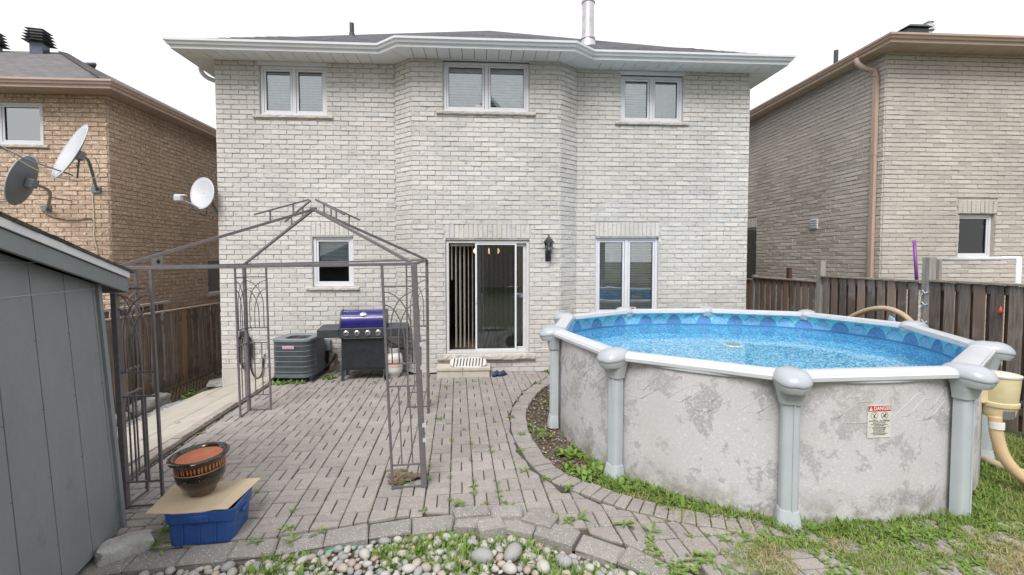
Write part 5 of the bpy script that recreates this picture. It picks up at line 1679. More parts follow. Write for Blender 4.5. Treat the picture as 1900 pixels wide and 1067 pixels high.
# find wall position by direction from the centre
def wall_at_x(x):
    best = None
    for i in range(len(wall_o)):
        a, b = wall_o[i], wall_o[(i + 1) % len(wall_o)]
        if (a.x - x) * (b.x - x) <= 0 and a.y < PC.y:
            t = (x - a.x) / (b.x - a.x); return a + (b - a) * t
pa, pb = wall_at_x(2.86), wall_at_x(3.05)
ang = math.atan2(pb.y - pa.y, pb.x - pa.x); mid = (pa + pb) / 2
nrm = Vector((math.sin(ang), -math.cos(ang)))
sign = thing('warning_sign', 'white DANGER no diving sticker with red header on the pool wall', 'sign', (mid.x + nrm.x * .006, mid.y + nrm.y * .006, .76), ang + R(0))
sw, shh = .19, .245
ink = M('black_ink', (.03, .03, .03), rough=.6)
MB().bx(-sw / 2, sw / 2, 0, .003, -shh / 2, shh / 2).build('sign_panel', M('sign_white', (.66, .65, .58), rough=.5), sign, local=True)
hd = MB().bx(-sw / 2 + .003, sw / 2 - .003, -.0012, 0, shh / 2 - .045, shh / 2 - .004).build('sign_header', M('sign_red', (.48, .05, .04), rough=.5), sign, local=True)
wh_ = M('sign_lettering_white', (.82, .80, .78), rough=.5)
RX = (R(90), 0, 0)
text_mesh('DANGER', .038, wh_, hd, (.020, -.002, shh / 2 - .0245), RX, sx=.90)
tri = MB().add([(-sw / 2 + .008, -.0022, shh / 2 - .039), (-sw / 2 + .038, -.0022, shh / 2 - .039), (-sw / 2 + .023, -.0022, shh / 2 - .009)], [(0, 1, 2)]).build('warning_triangle', wh_, hd, local=True)
text_mesh('!', .024, MATS['sign_red'], tri, (-sw / 2 + .023, -.003, shh / 2 - .028), RX)
for k, (cx_, fig) in enumerate(((-.042, 0), (.042, 1))):
    cz_ = shh / 2 - .078
    c = MB().tube([(cx_ + .027 * math.cos(a), -.001, cz_ + .027 * math.sin(a)) for a in [j / 24 * 2 * math.pi for j in range(25)]], .0011, 4, caps=False)
    c.bar((cx_ - .019, -.001, cz_ + .019), (cx_ + .019, -.001, cz_ - .019), .002, .001)
    ci = c.build('prohibition_ring', ink, sign, local=True)
    f_ = MB()
    if fig == 0:
        for a, b, w in (((.012, .016), (-.002, -.002), .005), ((-.002, -.002), (-.006, -.012), .004), ((-.004, -.004), (.004, -.013), .003), ((-.008, -.014), (.008, -.017), .003)): f_.bar((cx_ + a[0], -.0012, cz_ + a[1]), (cx_ + b[0], -.0012, cz_ + b[1]), .001, w, up=(0, 0, 1))
    else:
        for a, b, w in (((.006, .006), (-.008, -.006), .008), ((-.008, -.006), (-.018, -.010), .004), ((.004, .002), (.016, .008), .003), ((.006, .006), (.004, .016), .003), ((-.004, -.004), (.006, -.012), .004)): f_.bar((cx_ + a[0], -.0012, cz_ + a[1]), (cx_ + b[0], -.0012, cz_ + b[1]), .001, w, up=(0, 0, 1))
        f_.lathe([(.0035, -.001), (.0035, .001)], (cx_ + .009, -.001, cz_ + .012), 8, M=Matrix.Rotation(R(90), 3, 'X'))
    f_.build('figure', ink, ci, local=True)
zz_ = shh / 2 - .118
for (tx, sz_, dz) in (('NO DIVING . NO JUMPING', .0145, 0), ('SHALLOW WATER', .0125, .0155), ('DIVING OR JUMPING MAY CAUSE DEATH', .0078, .0125), ('OR PERMANENT INJURY', .0078, .0095), ('NE PAS PLONGER', .0140, .0175), ('NE PAS SAUTER', .0140, .0150), ('EAU PEU PROFONDE', .0105, .0145), ('PLONGER OU SAUTER PEUT ENTRAINER', .0075, .0115), ('LA MORT OU DES BLESSURES', .0075, .0090)):
    zz_ -= dz
    text_mesh(tx, sz_, ink, sign, (0, -.001, zz_), RX, sx=.98)
MB().bx(-sw / 2 + .008, sw / 2 - .008, -.0008, 0, -.0425, -.0415).build('divider', ink, sign, local=True)

# ---- skimmer and hoses
cream = M('cream_plastic', (.70, .64, .44), rough=.4)
cream_d = M('aged_cream_plastic', (.66, .58, .36), (.58, .50, .30), rough=.45, scale=7)
skm = thing('pool_skimmer', 'cream plastic skimmer bucket hung on the outside of the pool at the right edge', 'skimmer', (4.50, 3.72, .7))
cx_, cy_ = 4.50, 3.68
MB().lathe([(.115, .70), (.12, .71), (.13, .86), (.135, .955)], (cx_, cy_, 0), 32).build('skimmer_bucket', cream_d, skm, smooth=True, auto=40)
MB().lathe([(.14, .955), (.143, .96), (.143, .972), (.13, .978), (.02, .980)], (cx_, cy_, 0), 32).build('skimmer_lid', cream, skm, smooth=True, auto=40)
MB().lathe([(.130, .70), (.132, .705), (.132, .735), (.126, .74)], (cx_, cy_, 0), 32).build('skimmer_flange', cream_d, skm, smooth=True, auto=40)
MB().lathe([(.095, .60), (.108, .62), (.118, .695), (.118, .70)], (cx_, cy_, 0), 32).build('skimmer_bottom', cream_d, skm, smooth=True, auto=40)
tk = MB()
for k in range(5):
    a = R(240 + k * 9); tk.box((cx_ + .113 * math.cos(a), cy_ + .113 * math.sin(a), .648), (.004, .02, .06), rz=a)
tk.build('tape_patch', M('dark_tape', (.15, .15, .165), rough=.6), skm)
MB().lathe([(.022, -.006), (.022, .006), (.008, .008)], (cx_ + .11, cy_ - .085, .735), 12, M=Matrix.Rotation(R(90), 3, 'X')).build('clamp_screw', M('black_screw', (.05, .05, .05)), skm)
MB().bx(cx_ - .30, cx_ - .06, cy_ - .02, cy_ + .16, .72, .93).build('skimmer_throat', cream_d, skm, bevel=.01)
hose_m = M('tan_pool_hose', (.58, .43, .26), (.52, .38, .23), rough=.5, scale=9)
hose2_m = M('faded_pool_hose', (.50, .43, .32), (.44, .37, .27), rough=.6, scale=9)
def ribbed(path, r, seg=10):
    pts = smooth_path(path, 14)
    return MB().tube(pts, [r * (1 + (.05 if k % 2 else -.03)) for k in range(len(pts))], seg)
o = ribbed([(4.40, 3.62, .62), (4.405, 3.60, .45), (4.44, 3.56, .27), (4.55, 3.50, .12), (4.75, 3.42, .03), (5.1, 3.35, .02), (5.5, 3.4, .02)], .045).build('pool_hose', hose_m, smooth=True)
tag(o, 'thick tan pool hose curving down from the skimmer onto the grass', 'hose')
MB().lathe([(.050, .52), (.050, .575)], (4.402, 3.605, 0), 20).build('white_clip', M('white_tape', (.75, .75, .74)), o)
o = ribbed([(5.05, 4.4, .05), (4.9, 4.25, .04), (4.85, 3.95, .03), (5.0, 3.7, .02), (5.3, 3.5, .02)], .035).build('pool_hose', hose2_m, smooth=True)
tag(o, 'second pale hose lying on the grass behind the thick tan one', 'hose')
o = ribbed([(5.1, 2.95, .02), (4.72, 3.10, .03), (4.52, 3.22, .03), (4.50, 3.32, .03), (4.60, 3.40, .05), (4.85, 3.46, .03)], .032).build('pool_hose', hose2_m, smooth=True)
tag(o, 'faded beige hose bend lying lowest on the grass at the right edge', 'hose')
o = ribbed([(5.60, 6.95, .6), (5.66, 6.82, .96), (5.70, 6.48, 1.19), (5.72, 6.12, 1.27), (5.73, 5.82, 1.18), (5.72, 5.62, .96), (5.72, 5.5, .5), (5.75, 5.45, .0)], .036).build('pool_hose', M('dusty_hose', (.48, .38, .26), (.40, .31, .21), rough=.6, scale=7), smooth=True)
tag(o, 'dusty tan hose arching up behind the far rim of the pool', 'hose')

# ------------------------------------------------------------------ fences
def fence_board(parent, x, y, w, z0, z1, th, mat, lean=0, along='y', name='board'):
    mb = MB()
    if along == 'y': mb.bx(x - th / 2, x + th / 2, y - w / 2, y + w / 2, z0, z1)
    else: mb.bx(x - w / 2, x + w / 2, y - th / 2, y + th / 2, z0, z1)
    mb.v = [(vx_ + U(-.002, .002), vy_ + (vz_ - z0) * lean + U(-.002, .002), vz_) for vx_, vy_, vz_ in mb.v]
    return mb.build(name, mat, parent, bevel=.003, seg=1)
FX = 6.0
rfence = thing('wooden_fence', 'weathered brown board fence behind the pool on the right', 'fence', (FX, 6, 0))
post_y = [(7.76, 1.95, .10), (5.79, 2.00, .11), (3.85, 2.0, .11), (9.75, 1.62, .09)]
for y, z, w in post_y:
    MB().bx(FX - .05, FX + .05, y - w / 2, y + w / 2, -.1, z).build('fence_post', wood_post, rfence, bevel=.005)
MB().bx(FX + .052, FX + .09, 5.70, 5.76, 1.0, 1.97).build('post_strip', wood_post, rfence, bevel=.004)
segs = [((3.0, 3.79), 1.68), ((3.91, 5.73), 1.672), ((5.85, 7.70), 1.655), ((7.82, 9.70), 1.555), ((9.8, 12.2), 1.5)]
for (ya, yb), zt in segs:
    MB().bx(FX - .075, FX + .06, ya, yb, zt, zt + .028).build('top_rail', wood_rail, rfence, bevel=.004)
    MB().bx(FX - .018, FX + .020, ya, yb, zt - .11, zt - .012).build('upper_rail', wood_old, rfence, bevel=.003)
    MB().bx(FX - .018, FX + .020, ya, yb, .22, .31).build('lower_rail', wood_old, rfence, bevel=.003)
    y = ya + .05; k = 0
    while y < yb - .05:
        w = U(.118, .138)
        fence_board(rfence, FX - .034, y + w / 2, w, .03 + U(-.02, .02), zt - .004, .018, wood_brown if zt > 1.6 else wood_old, lean=U(-.004, .004))
        y += w + U(.048, .06)
    y = ya + .14
    while y < yb - .12:
        w = U(.118, .135)
        fence_board(rfence, FX + .036, y + w / 2, w, .03, zt - .006, .018, wood_old, lean=U(-.004, .004), name='back_board')
        y += w + U(.052, .07)
bl_m = M('pale_blue_cord', (.45, .58, .70), rough=.5)
o = MB()
for z in (1.52, 1.36, 1.12):
    o.tube([(FX - .062, 5.83, z), (FX - .075, 5.80, z + .03), (FX - .07, 5.765, z - .01), (FX - .06, 5.74, z + .015)], .009, 6)
    o.tube([(FX - .07, 5.80, z), (FX - .075, 5.82, z - .05)], .006, 6)
o = o.build('knotted_rope', bl_m, smooth=True); tag(o, 'knotted pale blue rope tied round the tall fence post', 'rope')
o = MB().add([(5.62, 5.99, 1.04), (5.62, 5.84, 1.04), (5.64, 5.90, 1.16), (5.64, 5.97, 1.19), (5.60, 5.99, 1.04), (5.60, 5.84, 1.04), (5.62, 5.90, 1.16), (5.62, 5.97, 1.19)], [(0, 1, 2, 3), (7, 6, 5, 4), (0, 4, 5, 1), (1, 5, 6, 2), (2, 6, 7, 3), (3, 7, 4, 0)]).build('blue_cover', M('glossy_blue_plastic', (.30, .48, .62), rough=.2), bevel=.004)
tag(o, 'folded shiny light blue plastic piece below the hose arch', 'plastic cover')
o = MB().lathe([(.005, 0), (.022, .02), (.025, .04), (.015, .06), (.003, .10)], (FX - .075, 4.86, 1.34), 12).build('red_knob', M('red_plastic', (.45, .05, .04), rough=.4), smooth=True); tag(o, 'small red plastic knob hanging on the fence at the right edge', 'knob')
o = MB().tube([(6.18, 6.20, 2.24), (6.19, 6.14, 1.55)], .021, 8).build('purple_pole', M('purple_plastic', (.20, .05, .27), rough=.4), smooth=True); tag(o, 'purple plastic pole sticking up behind the fence', 'pole')
pv = thing('pipe_frame', 'white plastic pipe frame standing behind the fence before the neighbour window', 'pipe frame', (6.2, 5.4, 1.9))
wv = M('white_pvc', (.76, .76, .80), rough=.35)
for a, b in (((6.2, 5.92, 1.965), (6.2, 4.92, 1.985)), ((6.2, 4.92, 2.0), (6.2, 4.92, .2)), ((6.2, 5.92, 1.98), (6.2, 5.92, .2))):
    MB().tube([a, b], .024, 10).build('pipe', wv, pv, smooth=True)
o = MB().bx(6.16, 6.22, 8.84, 8.93, 1.2, 1.80).build('rusty_post', M('rusty_brown', (.10, .045, .03), (.07, .03, .02), rough=.9, scale=20)); tag(o, 'short rust brown post just behind the far fence panel', 'post')

lfence = thing('wooden_fence', 'dark weathered board fence on the left beyond the shed', 'fence', (-5.95, 7.5, -.5))
LX = -5.95
for y in (5.2, 7.0, 9.0, 10.9):
    MB().bx(LX - .06, LX - .15, y - .045, y + .045, -.7, 1.15 if y > 10 else 1.0).build('fence_post', wood_old, lfence, bevel=.005)
y = 4.2
while y < 10.75:
    w = U(.12, .145)
    top = 1.0 - .012 * (y - 7)
    fence_board(lfence, LX + .02, y + w / 2, w, -.56 + U(-.03, .03), top - U(0, .015), .018, wood_old if y < 8 or rnd() < .6 else wood_brown, lean=U(-.02, .012))
    y += w + U(.012, .06)
for ya, yb in ((4.2, 7.6), (7.62, 10.75)):
    c = MB().bx(LX - .06, LX + .05, ya, yb, 0, .028)
    c.v = [(a, b, c_ + 1.005 - .012 * (b - 7)) for a, b, c_ in c.v]
    c.build('top_rail', wood_rail, lfence, bevel=.004)
    for z in (.75, -.35):
        c = MB().bx(LX - .05, LX + .008, ya, yb, z, z + .09); c.build('rail', wood_old, lfence)
MB().bx(LX - .02, LX + .08, 10.76, 10.86, -.7, 1.35).build('end_post', wood_post, lfence, bevel=.005)
for k in range(5):
    fence_board(lfence, -5.85 + .17 * k, 11.2, .14, -.6, .75, .018, wood_old, along='x')
bf = thing('neighbour_fence', 'low fence with a pale top board behind the left fence', 'fence', (-6.35, 8.6, -.5))
MB().bx(-6.40, -6.34, 6.9, 9.6, 1.085, 1.13).build('top_board', M('pale_bare_board', (.50, .46, .40), rough=.8), bf)
for k in range(14):
    fence_board(bf, -6.42, 6.95 + k * .19, .15, -.6, 1.08, .018, wood_old)
lat = thing('lattice_panel', 'brown wooden lattice panel lying against the foot of the left fence', 'lattice', (-5.72, 9.2, -.5))
lm_ = M('lattice_wood', (.16, .12, .08), (.10, .075, .05), rough=.9, scale=15)
def latp(s, h): return Vector((-5.60 - h * .45, 8.35 + s, -.60 + h * .85))
for k in range(17):
    for sgn in (1, -1):
        s0 = k * .10 - (.0 if sgn > 0 else 0)
        pts = [(s0, 0), (s0 + sgn * .26, .26)]
        a, b = pts
        def cl(a, b):
            (x0, z0), (x1, z1) = a, b
            if min(x0, x1) < 0 or max(x0, x1) > 1.55:
                t0, t1 = 0, 1
                for (lim, sg) in ((0, 1), (1.55, -1)):
                    da, db = (x0 - lim) * sg, (x1 - lim) * sg
                    if da < 0 and db < 0: return None
                    if da < 0: t0 = max(t0, da / (da - db))
                    if db < 0: t1 = min(t1, da / (da - db))
                return ((x0 + (x1 - x0) * t0, z0 + (z1 - z0) * t0), (x0 + (x1 - x0) * t1, z0 + (z1 - z0) * t1))
            return a, b
        r_ = cl(a, b)
        if r_: MB().bar(latp(*r_[0]) + Vector((.008 * sgn, 0, 0)), latp(*r_[1]) + Vector((.008 * sgn, 0, 0)), .03, .006, up=(1, 0, .4)).build('lattice_slat', lm_, lat)
for h in (0, .26): MB().bar(latp(0, h) + Vector((.02, 0, 0)), latp(1.55, h) + Vector((.02, 0, 0)), .012, .035).build('lattice_edge', lm_, lat)

# ------------------------------------------------------------------ left neighbour
LXc, LY, LZ = -6.83, 8.8, 4.93
ln = thing('brick_house', 'tan and brown brick house with brown eaves at the left edge', 'house', (LXc, LY, -.6))
a1 = Wall((-13.0, LY), (LXc, LY), -.6, LZ)
WLN = (-10.6, -7.93, 4.03, 4.80)
a1.op = [(WLN[0] + 13, WLN[1] + 13, WLN[2], WLN[3])]
a2 = Wall((LXc, LY), (LXc, 18.5), -.6, LZ)
WLS = (11.7, 12.55, 1.10, 1.98)
a2.op = [(WLS[0] - LY, WLS[1] - LY, WLS[2], WLS[3])]
lb1 = lay(a1, .262, .0828, .010, (0, .004)) + lay(a2, .262, .0828, .010, (.004, 0), 1)
lb1 = [b for b in lb1 if not (b[0] is a1 and (b[1] < 3.3 or b[2] < .6)) and not (b[0] is a2 and (b[1] > 6.5 or b[2] < -.1))]
build_bricks(ln, lb1, tan_brick, .008, .018, rough=.6, view=lambda P: P.z > 1.1 and P.x > -8.6 + (0 if P.y > 9 else 0))
m_ = MB(); wall_sheet(m_, a1); wall_sheet(m_, a2, .12); m_.build('wall', tan_mortar, ln, recalc=False)
m_ = MB(); m_.bx(-13, -12.8, LY + .01, 18.5, -.6, LZ); m_.bx(-13, LXc, 18.5, 18.7, -.6, LZ); m_.bx(-12.8, LXc - .12, LY + .3, 18.4, 2.9, 3.0); m_.build('rear_wall', tan_mortar, ln)
ein = [(-13, LY), (LXc, LY), (LXc, 18.5)]; eout = [(-13, LY - .40), (LXc + .38, LY - .40), (LXc + .38, 18.5)]
soffit(ln, ein, eout, LZ, soffit_brown, w=.3)
gl_ = [(a, z - ZS + LZ) for a, z in gut]
MB().sweep(gl_, eout).build('gutter', alu_rose, ln)
ezl = LZ + .12; t_ = 5.3
rr = MB(); x1_, y0_ = LXc + .36, LY - .38
rr.add([(-13.4, y0_, ezl), (x1_, y0_, ezl), (x1_, y0_ + 2 * t_, ezl), (-13.4, y0_ + 2 * t_, ezl), (x1_ - t_, y0_ + t_, ezl + .51 * t_), (-13.4, y0_ + t_, ezl + .51 * t_)],
       [(0, 1, 4, 5), (1, 2, 4), (2, 3, 5, 4), (0, 5, 3)])
rr.build('roof', shingle_brown, ln)
hc = MB()
for k in range(30):
    p0 = Vector((x1_ - t_ * k / 30, y0_ + t_ * k / 30, ezl + .51 * t_ * k / 30 + .016)); p1 = Vector((x1_ - t_ * (k + 1.15) / 30, y0_ + t_ * (k + 1.15) / 30, ezl + .51 * t_ * (k + 1.15) / 30 + .008))
    hc.bar(p0, p1, .20, .012)
hc.build('hip_shingles', shingle_brown, ln)
# front window strip, split in panes
w1 = window(ln, (-9.45, WLN[1], WLN[2], WLN[3]), LY, 2, ('sheer', 'sheer'), frame=.05, glass=bright_pane)
w1 = window(ln, (-10.6, -9.46, WLN[2], WLN[3]), LY, 1, ('sheer',), sill=False)
# side window
fr = MB()
for (ya, yb, za, zb2) in ((WLS[0], WLS[1], WLS[3] - .05, WLS[3]), (WLS[0], WLS[1], WLS[2], WLS[2] + .05), (WLS[0], WLS[0] + .05, WLS[2], WLS[3]), (WLS[1] - .05, WLS[1], WLS[2], WLS[3])):
    fr.bx(LXc - .10, LXc - .03, ya, yb, za, zb2)
sw_ = fr.build('window', white_vinyl, ln, bevel=.003)
MB().bx(LXc - .075, LXc - .07, WLS[0] + .05, WLS[1] - .05, WLS[2] + .05, WLS[3] - .05).build('pane', pane_glass, sw_)
MB().bx(LXc - .03, LXc + .05, WLS[0] - .08, WLS[1] + .08, WLS[2] - .06, WLS[2] - .003).build('sill', sill_stone, sw_)
MB().bx(LXc - .0, LXc + .024, WLS[0], WLS[1], WLS[3] + .004, WLS[3] + .25).build('soldier_lintel', tan_brick, ln)
o = MB().bx(LXc + .0, LXc + .05, 9.78, 10.06, 1.815, 2.03).build('utility_plate', M('pale_plate', (.58, .57, .54), rough=.6), bevel=.006); tag(o, 'pale square utility box with a dark hole on the side of the tan brick house', 'utility box')
MB().lathe([(.045, 0), (.045, .012), (.02, .02)], (LXc + .05, 9.92, 1.92), 14, M=Matrix.Rotation(R(90), 3, 'Y')).build('box_knob', M('dark_brown_hole', (.07, .035, .03)), o)
lc = M('pale_cable', (.60, .52, .38), rough=.6)
o = MB().tube(smooth_path([(-7.10, LY - .03, 3.2), (-7.09, LY - .03, 2.6), (-7.10, LY - .03, 2.4), (-7.05, LY - .03, 2.0), (-7.07, LY - .03, 1.3), (-7.05, LY - .03, .7)], 6), .010, 6).build('wall_cable', lc, smooth=True); tag(o, 'pale cable running down the tan brick wall', 'cable')
o = MB().tube(smooth_path([(-7.93, LY - .04, 2.80), (-7.7, LY - .03, 2.70), (-7.4, LY - .03, 2.68), (-7.14, LY - .03, 2.70), (-7.09, LY - .03, 2.55)], 6), .008, 6).build('wall_cable', cb, smooth=True); tag(o, 'thin dark cable from the lower dish mount to the pale cable', 'cable')
# roof ventilators
vm = M('ventilator_black', (.045, .05, .06), rough=.45, metal=.3)
vm2 = M('ventilator_blue_grey', (.10, .12, .16), rough=.4, metal=.4)
def ventil(x, y, z, label, s=.36, hs=.92):
    t = thing('roof_ventilator', label, 'roof vent', (x, y, z), R(12), group='louvred ventilators on the left roof')
    MB().bx(-.40 * s, .40 * s, -.40 * s, .40 * s, -.3, .36 * hs).build('ventilator_base', vm2, t, local=True, bevel=.01)
    for k in range(5):
        zz_ = (.36 + k * .085) * hs; w = (.74 - .04 * k) * s
        MB().add([(-w, -w, zz_), (w, -w, zz_), (w, w, zz_), (-w, w, zz_), (-w * .8, -w * .8, zz_ + .022), (w * .8, -w * .8, zz_ + .022), (w * .8, w * .8, zz_ + .022), (-w * .8, w * .8, zz_ + .022)],
                 [(0, 3, 2, 1), (4, 5, 6, 7), (0, 1, 5, 4), (1, 2, 6, 5), (2, 3, 7, 6), (3, 0, 4, 7)]).build('louvre', vm, t, local=True)
        if k < 4: MB().bx(-.36 * s, .36 * s, -.36 * s, .36 * s, zz_ + .022, zz_ + .085).build('louvre_core', white_alu, t, local=True)
ventil(-11.9, 13.2, 7.42, 'black louvred ventilator standing whole on the left roof ridge')
ventil(-13.3, 13.4, 7.45, 'black louvred ventilator cut off by the left picture edge')
o = MB().box((-9.62, 11.75, 6.60), (.46, .46, .08), M=Matrix.Rotation(R(-45), 3, 'Z') @ Matrix.Rotation(R(18), 3, 'X')).build('low_roof_vent', vm2, bevel=.03); tag(o, 'low flat dark vent on the hip of the left roof', 'roof vent')

# ------------------------------------------------------------------ satellite dishes
dish_w = M('dish_white', (.50, .515, .55), (.46, .475, .51), rough=.4, scale=4)
dish_g = M('dish_grey_back', (.16, .175, .19), (.13, .14, .155), rough=.5, scale=5)
arm_m = M('dish_arm_grey', (.22, .24, .26), rough=.45, metal=.3)
def dish(name_label, centre, normal, w, h, front, mount, cat='satellite dish', lnb=None, knee=None, group=None, roll=0):
    t = thing('satellite_dish', name_label, cat, centre, group=group)
    nrm = Vector(normal).normalized()
    q = nrm.to_track_quat('Z', 'Y').to_matrix() @ Matrix.Rotation(roll, 3, 'Z')
    prof = []; depth = .11 * w
    for k in range(9):
        r = k / 8; prof.append((r, depth * (r * r - 1)))
    s_ = MB(); seg = 36; vs = []
    for r, z in prof:
        for k in range(seg):
            a = k / seg * 2 * math.pi
            vs.append(q @ Vector((r * w / 2 * math.cos(a), r * h / 2 * math.sin(a), z)))
    fs = [(i * seg + k, i * seg + (k + 1) % seg, (i + 1) * seg + (k + 1) % seg, (i + 1) * seg + k) for i in range(8) for k in range(seg)]
    s_.add(vs, fs)
    d_ = s_.build('reflector', front, t, local=True, smooth=True, recalc=False)
    so = d_.modifiers.new('s', 'SOLIDIFY'); so.thickness = .012; so.offset = 1
    back = MB(); back.v = [tuple(Vector(v) - nrm * .016) for v in vs]; back.f = [f[::-1] for f in fs]
    back.build('dish_back', dish_g, t, local=True, smooth=True, recalc=False)
    rim = MB().tube([q @ Vector((w / 2 * math.cos(a), h / 2 * math.sin(a), -.006)) for a in [k / seg * 2 * math.pi for k in range(seg + 1)]], .009, 6, caps=False)
    rim.build('dish_rim', dish_g if front is dish_g else dish_w, t, local=True, smooth=True)
    bk = -nrm * (depth + .02)
    m_ = Vector(mount) - Vector(centre)
    MB().box(bk - nrm * .05, (.14, .14, .10), M=q).build('back_bracket', arm_m, t, local=True, bevel=.01)
    kn = Vector(knee) - Vector(centre) if knee else bk + (m_ - bk) * .4
    MB().tube(smooth_path([bk - nrm * .08, kn, m_], 4), .024, 10).build('mast', arm_m, t, local=True, smooth=True)
    return t, q, nrm
# A: seen from behind, low at the left
t, q, nn_ = dish('grey backed satellite dish seen from behind, low on the tan wall at the left edge', (-7.20, 7.6, 3.20), (-.93, -.22, .30), .60, .80, dish_w, (-7.90, 8.78, 2.86), knee=(-7.32, 8.2, 3.10))
MB().tube([(-7.55 - t.location.x, 8.45 - 7.6, 3.02 - 3.17), (-7.50 + .02 - t.location.x, 8.78 - 7.6, 3.0 - 3.17)], .012, 6).build('brace', arm_m, t, local=True)
MB().box((-7.90 + 7.20, 8.77 - 7.6, 2.86 - 3.17), (.16, .03, .12)).build('wall_plate', arm_m, t, local=True, bevel=.005)
MB().tube(smooth_path([(-.08, -.10, -.34), (-.22, -.25, -.36), (-.5, -.4, -.30)], 4), .011, 6).build('feed_arm', arm_m, t, local=True, smooth=True)
# B: white, edge on, higher
t, q, nn_ = dish('white satellite dish seen nearly edge on, higher on the tan wall', (-6.68, 7.85, 3.72), (-.46, -.80, .40), .62, 1.02, dish_w, (-7.03, 8.78, 3.22), knee=(-6.68, 8.2, 3.62))
MB().box((-7.03 + 6.68, 8.77 - 7.85, 3.22 - 3.70), (.16, .03, .13)).build('wall_plate', arm_m, t, local=True, bevel=.005)
MB().tube([(.02, .02, -.39), (-.30, -.42, -.22), (-.44, -.62, -.08)], .012, 6).build('feed_arm', arm_m, t, local=True, smooth=True)
MB().box((-.47, -.66, -.06), (.09, .07, .08), rz=.5).build('feed_horn', M('cream_horn', (.68, .66, .58)), t, local=True, bevel=.012)
MB().tube(smooth_path([(-.44, -.6, -.1), (-.25, -.3, -.36), (.0, .1, -.46), (.12, .4, -.30), (.10, .35, -.02)], 5), .007, 6).build('feed_cable', lc, t, local=True, smooth=True)
MB().bar((.06, .1, -.08), (.0, .12, -.42), .018).build('strut', arm_m, t, local=True)
# C: white, facing the camera, fixed to the left corner of the cream house
t, q, nn_ = dish('white satellite dish with a boxy feed at the left corner of the cream house', (-4.76, 8.05, 3.09), (-.18, -.94, .28), .42, .58, dish_w, (-4.58, 8.45, 2.55), knee=(-4.72, 8.42, 2.80), roll=R(18))
MB().tube([(.0, -.02, -.29), (-.08, -.16, -.20), (-.17, -.27, -.15)], .014, 8).build('feed_arm', dish_w, t, local=True, smooth=True)
MB().box((-.20, -.29, -.13), (.11, .09, .09), rz=.1).build('feed_box', dish_w, t, local=True, bevel=.015)
MB().box((-.17, -.28, -.08), (.17, .08, .03), rz=.1).build('feed_head', dish_w, t, local=True, bevel=.01)
MB().tube(smooth_path([(-.05, .0, -.33), (.0, .06, -.38), (.03, .08, -.30)], 4), .008, 6).build('feed_cable', cb, t, local=True, smooth=True)
MB().bar((.12, .25, -.08), (.28, .30, -.24), .05, .02).build('strut', arm_m, t, local=True)

# ------------------------------------------------------------------ right neighbour
NX, NY, NZ = 7.33, 8.0, 5.72
rn = thing('brick_house', 'taupe rough brick house with tan eaves at the right edge', 'house', (NX, NY, 0))
lean_dx = .075
b1 = Wall((NX, NY), (15.0, NY), -.2, NZ + .02)
WRN = (8.83, 9.55, 2.00, 2.81)
b1.op = [(WRN[0] - NX, WRN[1] - NX, WRN[2], WRN[3])]
b1.skip = [(8.80 - NX, 9.58 - NX, 2.81, 3.07)]
b2 = Wall((NX, 18.0), (NX, NY), -.2, NZ)
WRS = (11.85, 12.65, 1.30, 2.82)
b2.op = [(18 - WRS[1], 18 - WRS[0], WRS[2], WRS[3])]
b2.skip = [(18 - WRS[1], 18 - WRS[0], WRS[3], 3.08)]
rb1 = lay(b1, .262, .0828, .008, (.006, 0), head=.003) + lay(b2, .262, .0828, .008, (0, .006), 1, head=.003)
rb1 += soldier(b1, 8.80 - NX, 9.58 - NX, 2.82, 3.07, 9, .008)
rb1 += soldier(b2, 18 - WRS[1], 18 - WRS[0], 2.83, 3.08, 9, .008)
rb1 = [b for b in rb1 if not (b[0] is b1 and (b[1] > 3.4 or b[2] < .3)) and not (b[0] is b2 and (b[1] < 4.2 or b[2] < .2))]
build_bricks(rn, rb1, grey_brick, .021, .027, rough=.8, var=.0045, view=lambda P: P.z > 1.8 and P.x < 10.4)
m_ = MB(); wall_sheet(m_, b1); wall_sheet(m_, b2, .12); m_.build('wall', grey_mortar, rn, recalc=False)
m_ = MB(); m_.bx(15, 15.2, NY, 18, -.2, NZ); m_.bx(NX, 15.2, 18, 18.2, -.2, NZ); m_.bx(NX + .12, 15, NY + .3, 17.9, 3.3, 3.4); m_.build('rear_wall', grey_mortar, rn)
ein = [(NX, 18), (NX, NY), (15, NY)]; eout = [(NX - .32, 18), (NX - .32, NY - .42), (15, NY - .42)]
soffit(rn, ein, eout, NZ, soffit_tan, w=.25)
gr2 = [(a, z - ZS + NZ) for a, z in gut]
MB().sweep(gr2, eout).build('gutter', alu_tan, rn)
ezr = NZ + .12
rr = MB(); x0_, y0_ = NX - .30, NY - .40; t_ = 5.0
rr.add([(x0_, y0_, ezr), (15, y0_, ezr), (15, y0_ + 2 * t_, ezr), (x0_, y0_ + 2 * t_, ezr), (x0_ + t_, y0_ + t_, ezr + .43 * t_), (15, y0_ + t_, ezr + .43 * t_)], [(0, 1, 5, 4), (1, 2, 5), (2, 3, 4, 5), (3, 0, 4)])
rr.build('roof', shingle_grey, rn)
dsp = MB().tube(smooth_path([(NX - .36, 8.25, NZ + .0), (NX - .35, 8.24, NZ - .10), (NX - .25, 8.2, NZ - .20), (NX - .10, 8.16, NZ - .26), (NX - .075, 8.15, NZ - .36)], 5), .048, 10)
ds_ = dsp.build('downspout', alu_tan, rn, smooth=True, auto=50)
MB().bx(NX - .10, NX - .035, 8.10, 8.19, .0, NZ - .34).build('downspout_pipe', alu_tan, ds_, bevel=.008)
MB().bx(NX - .105, NX - .03, 8.095, 8.195, 3.9, 3.93).build('downspout_strap', alu_tan, ds_)
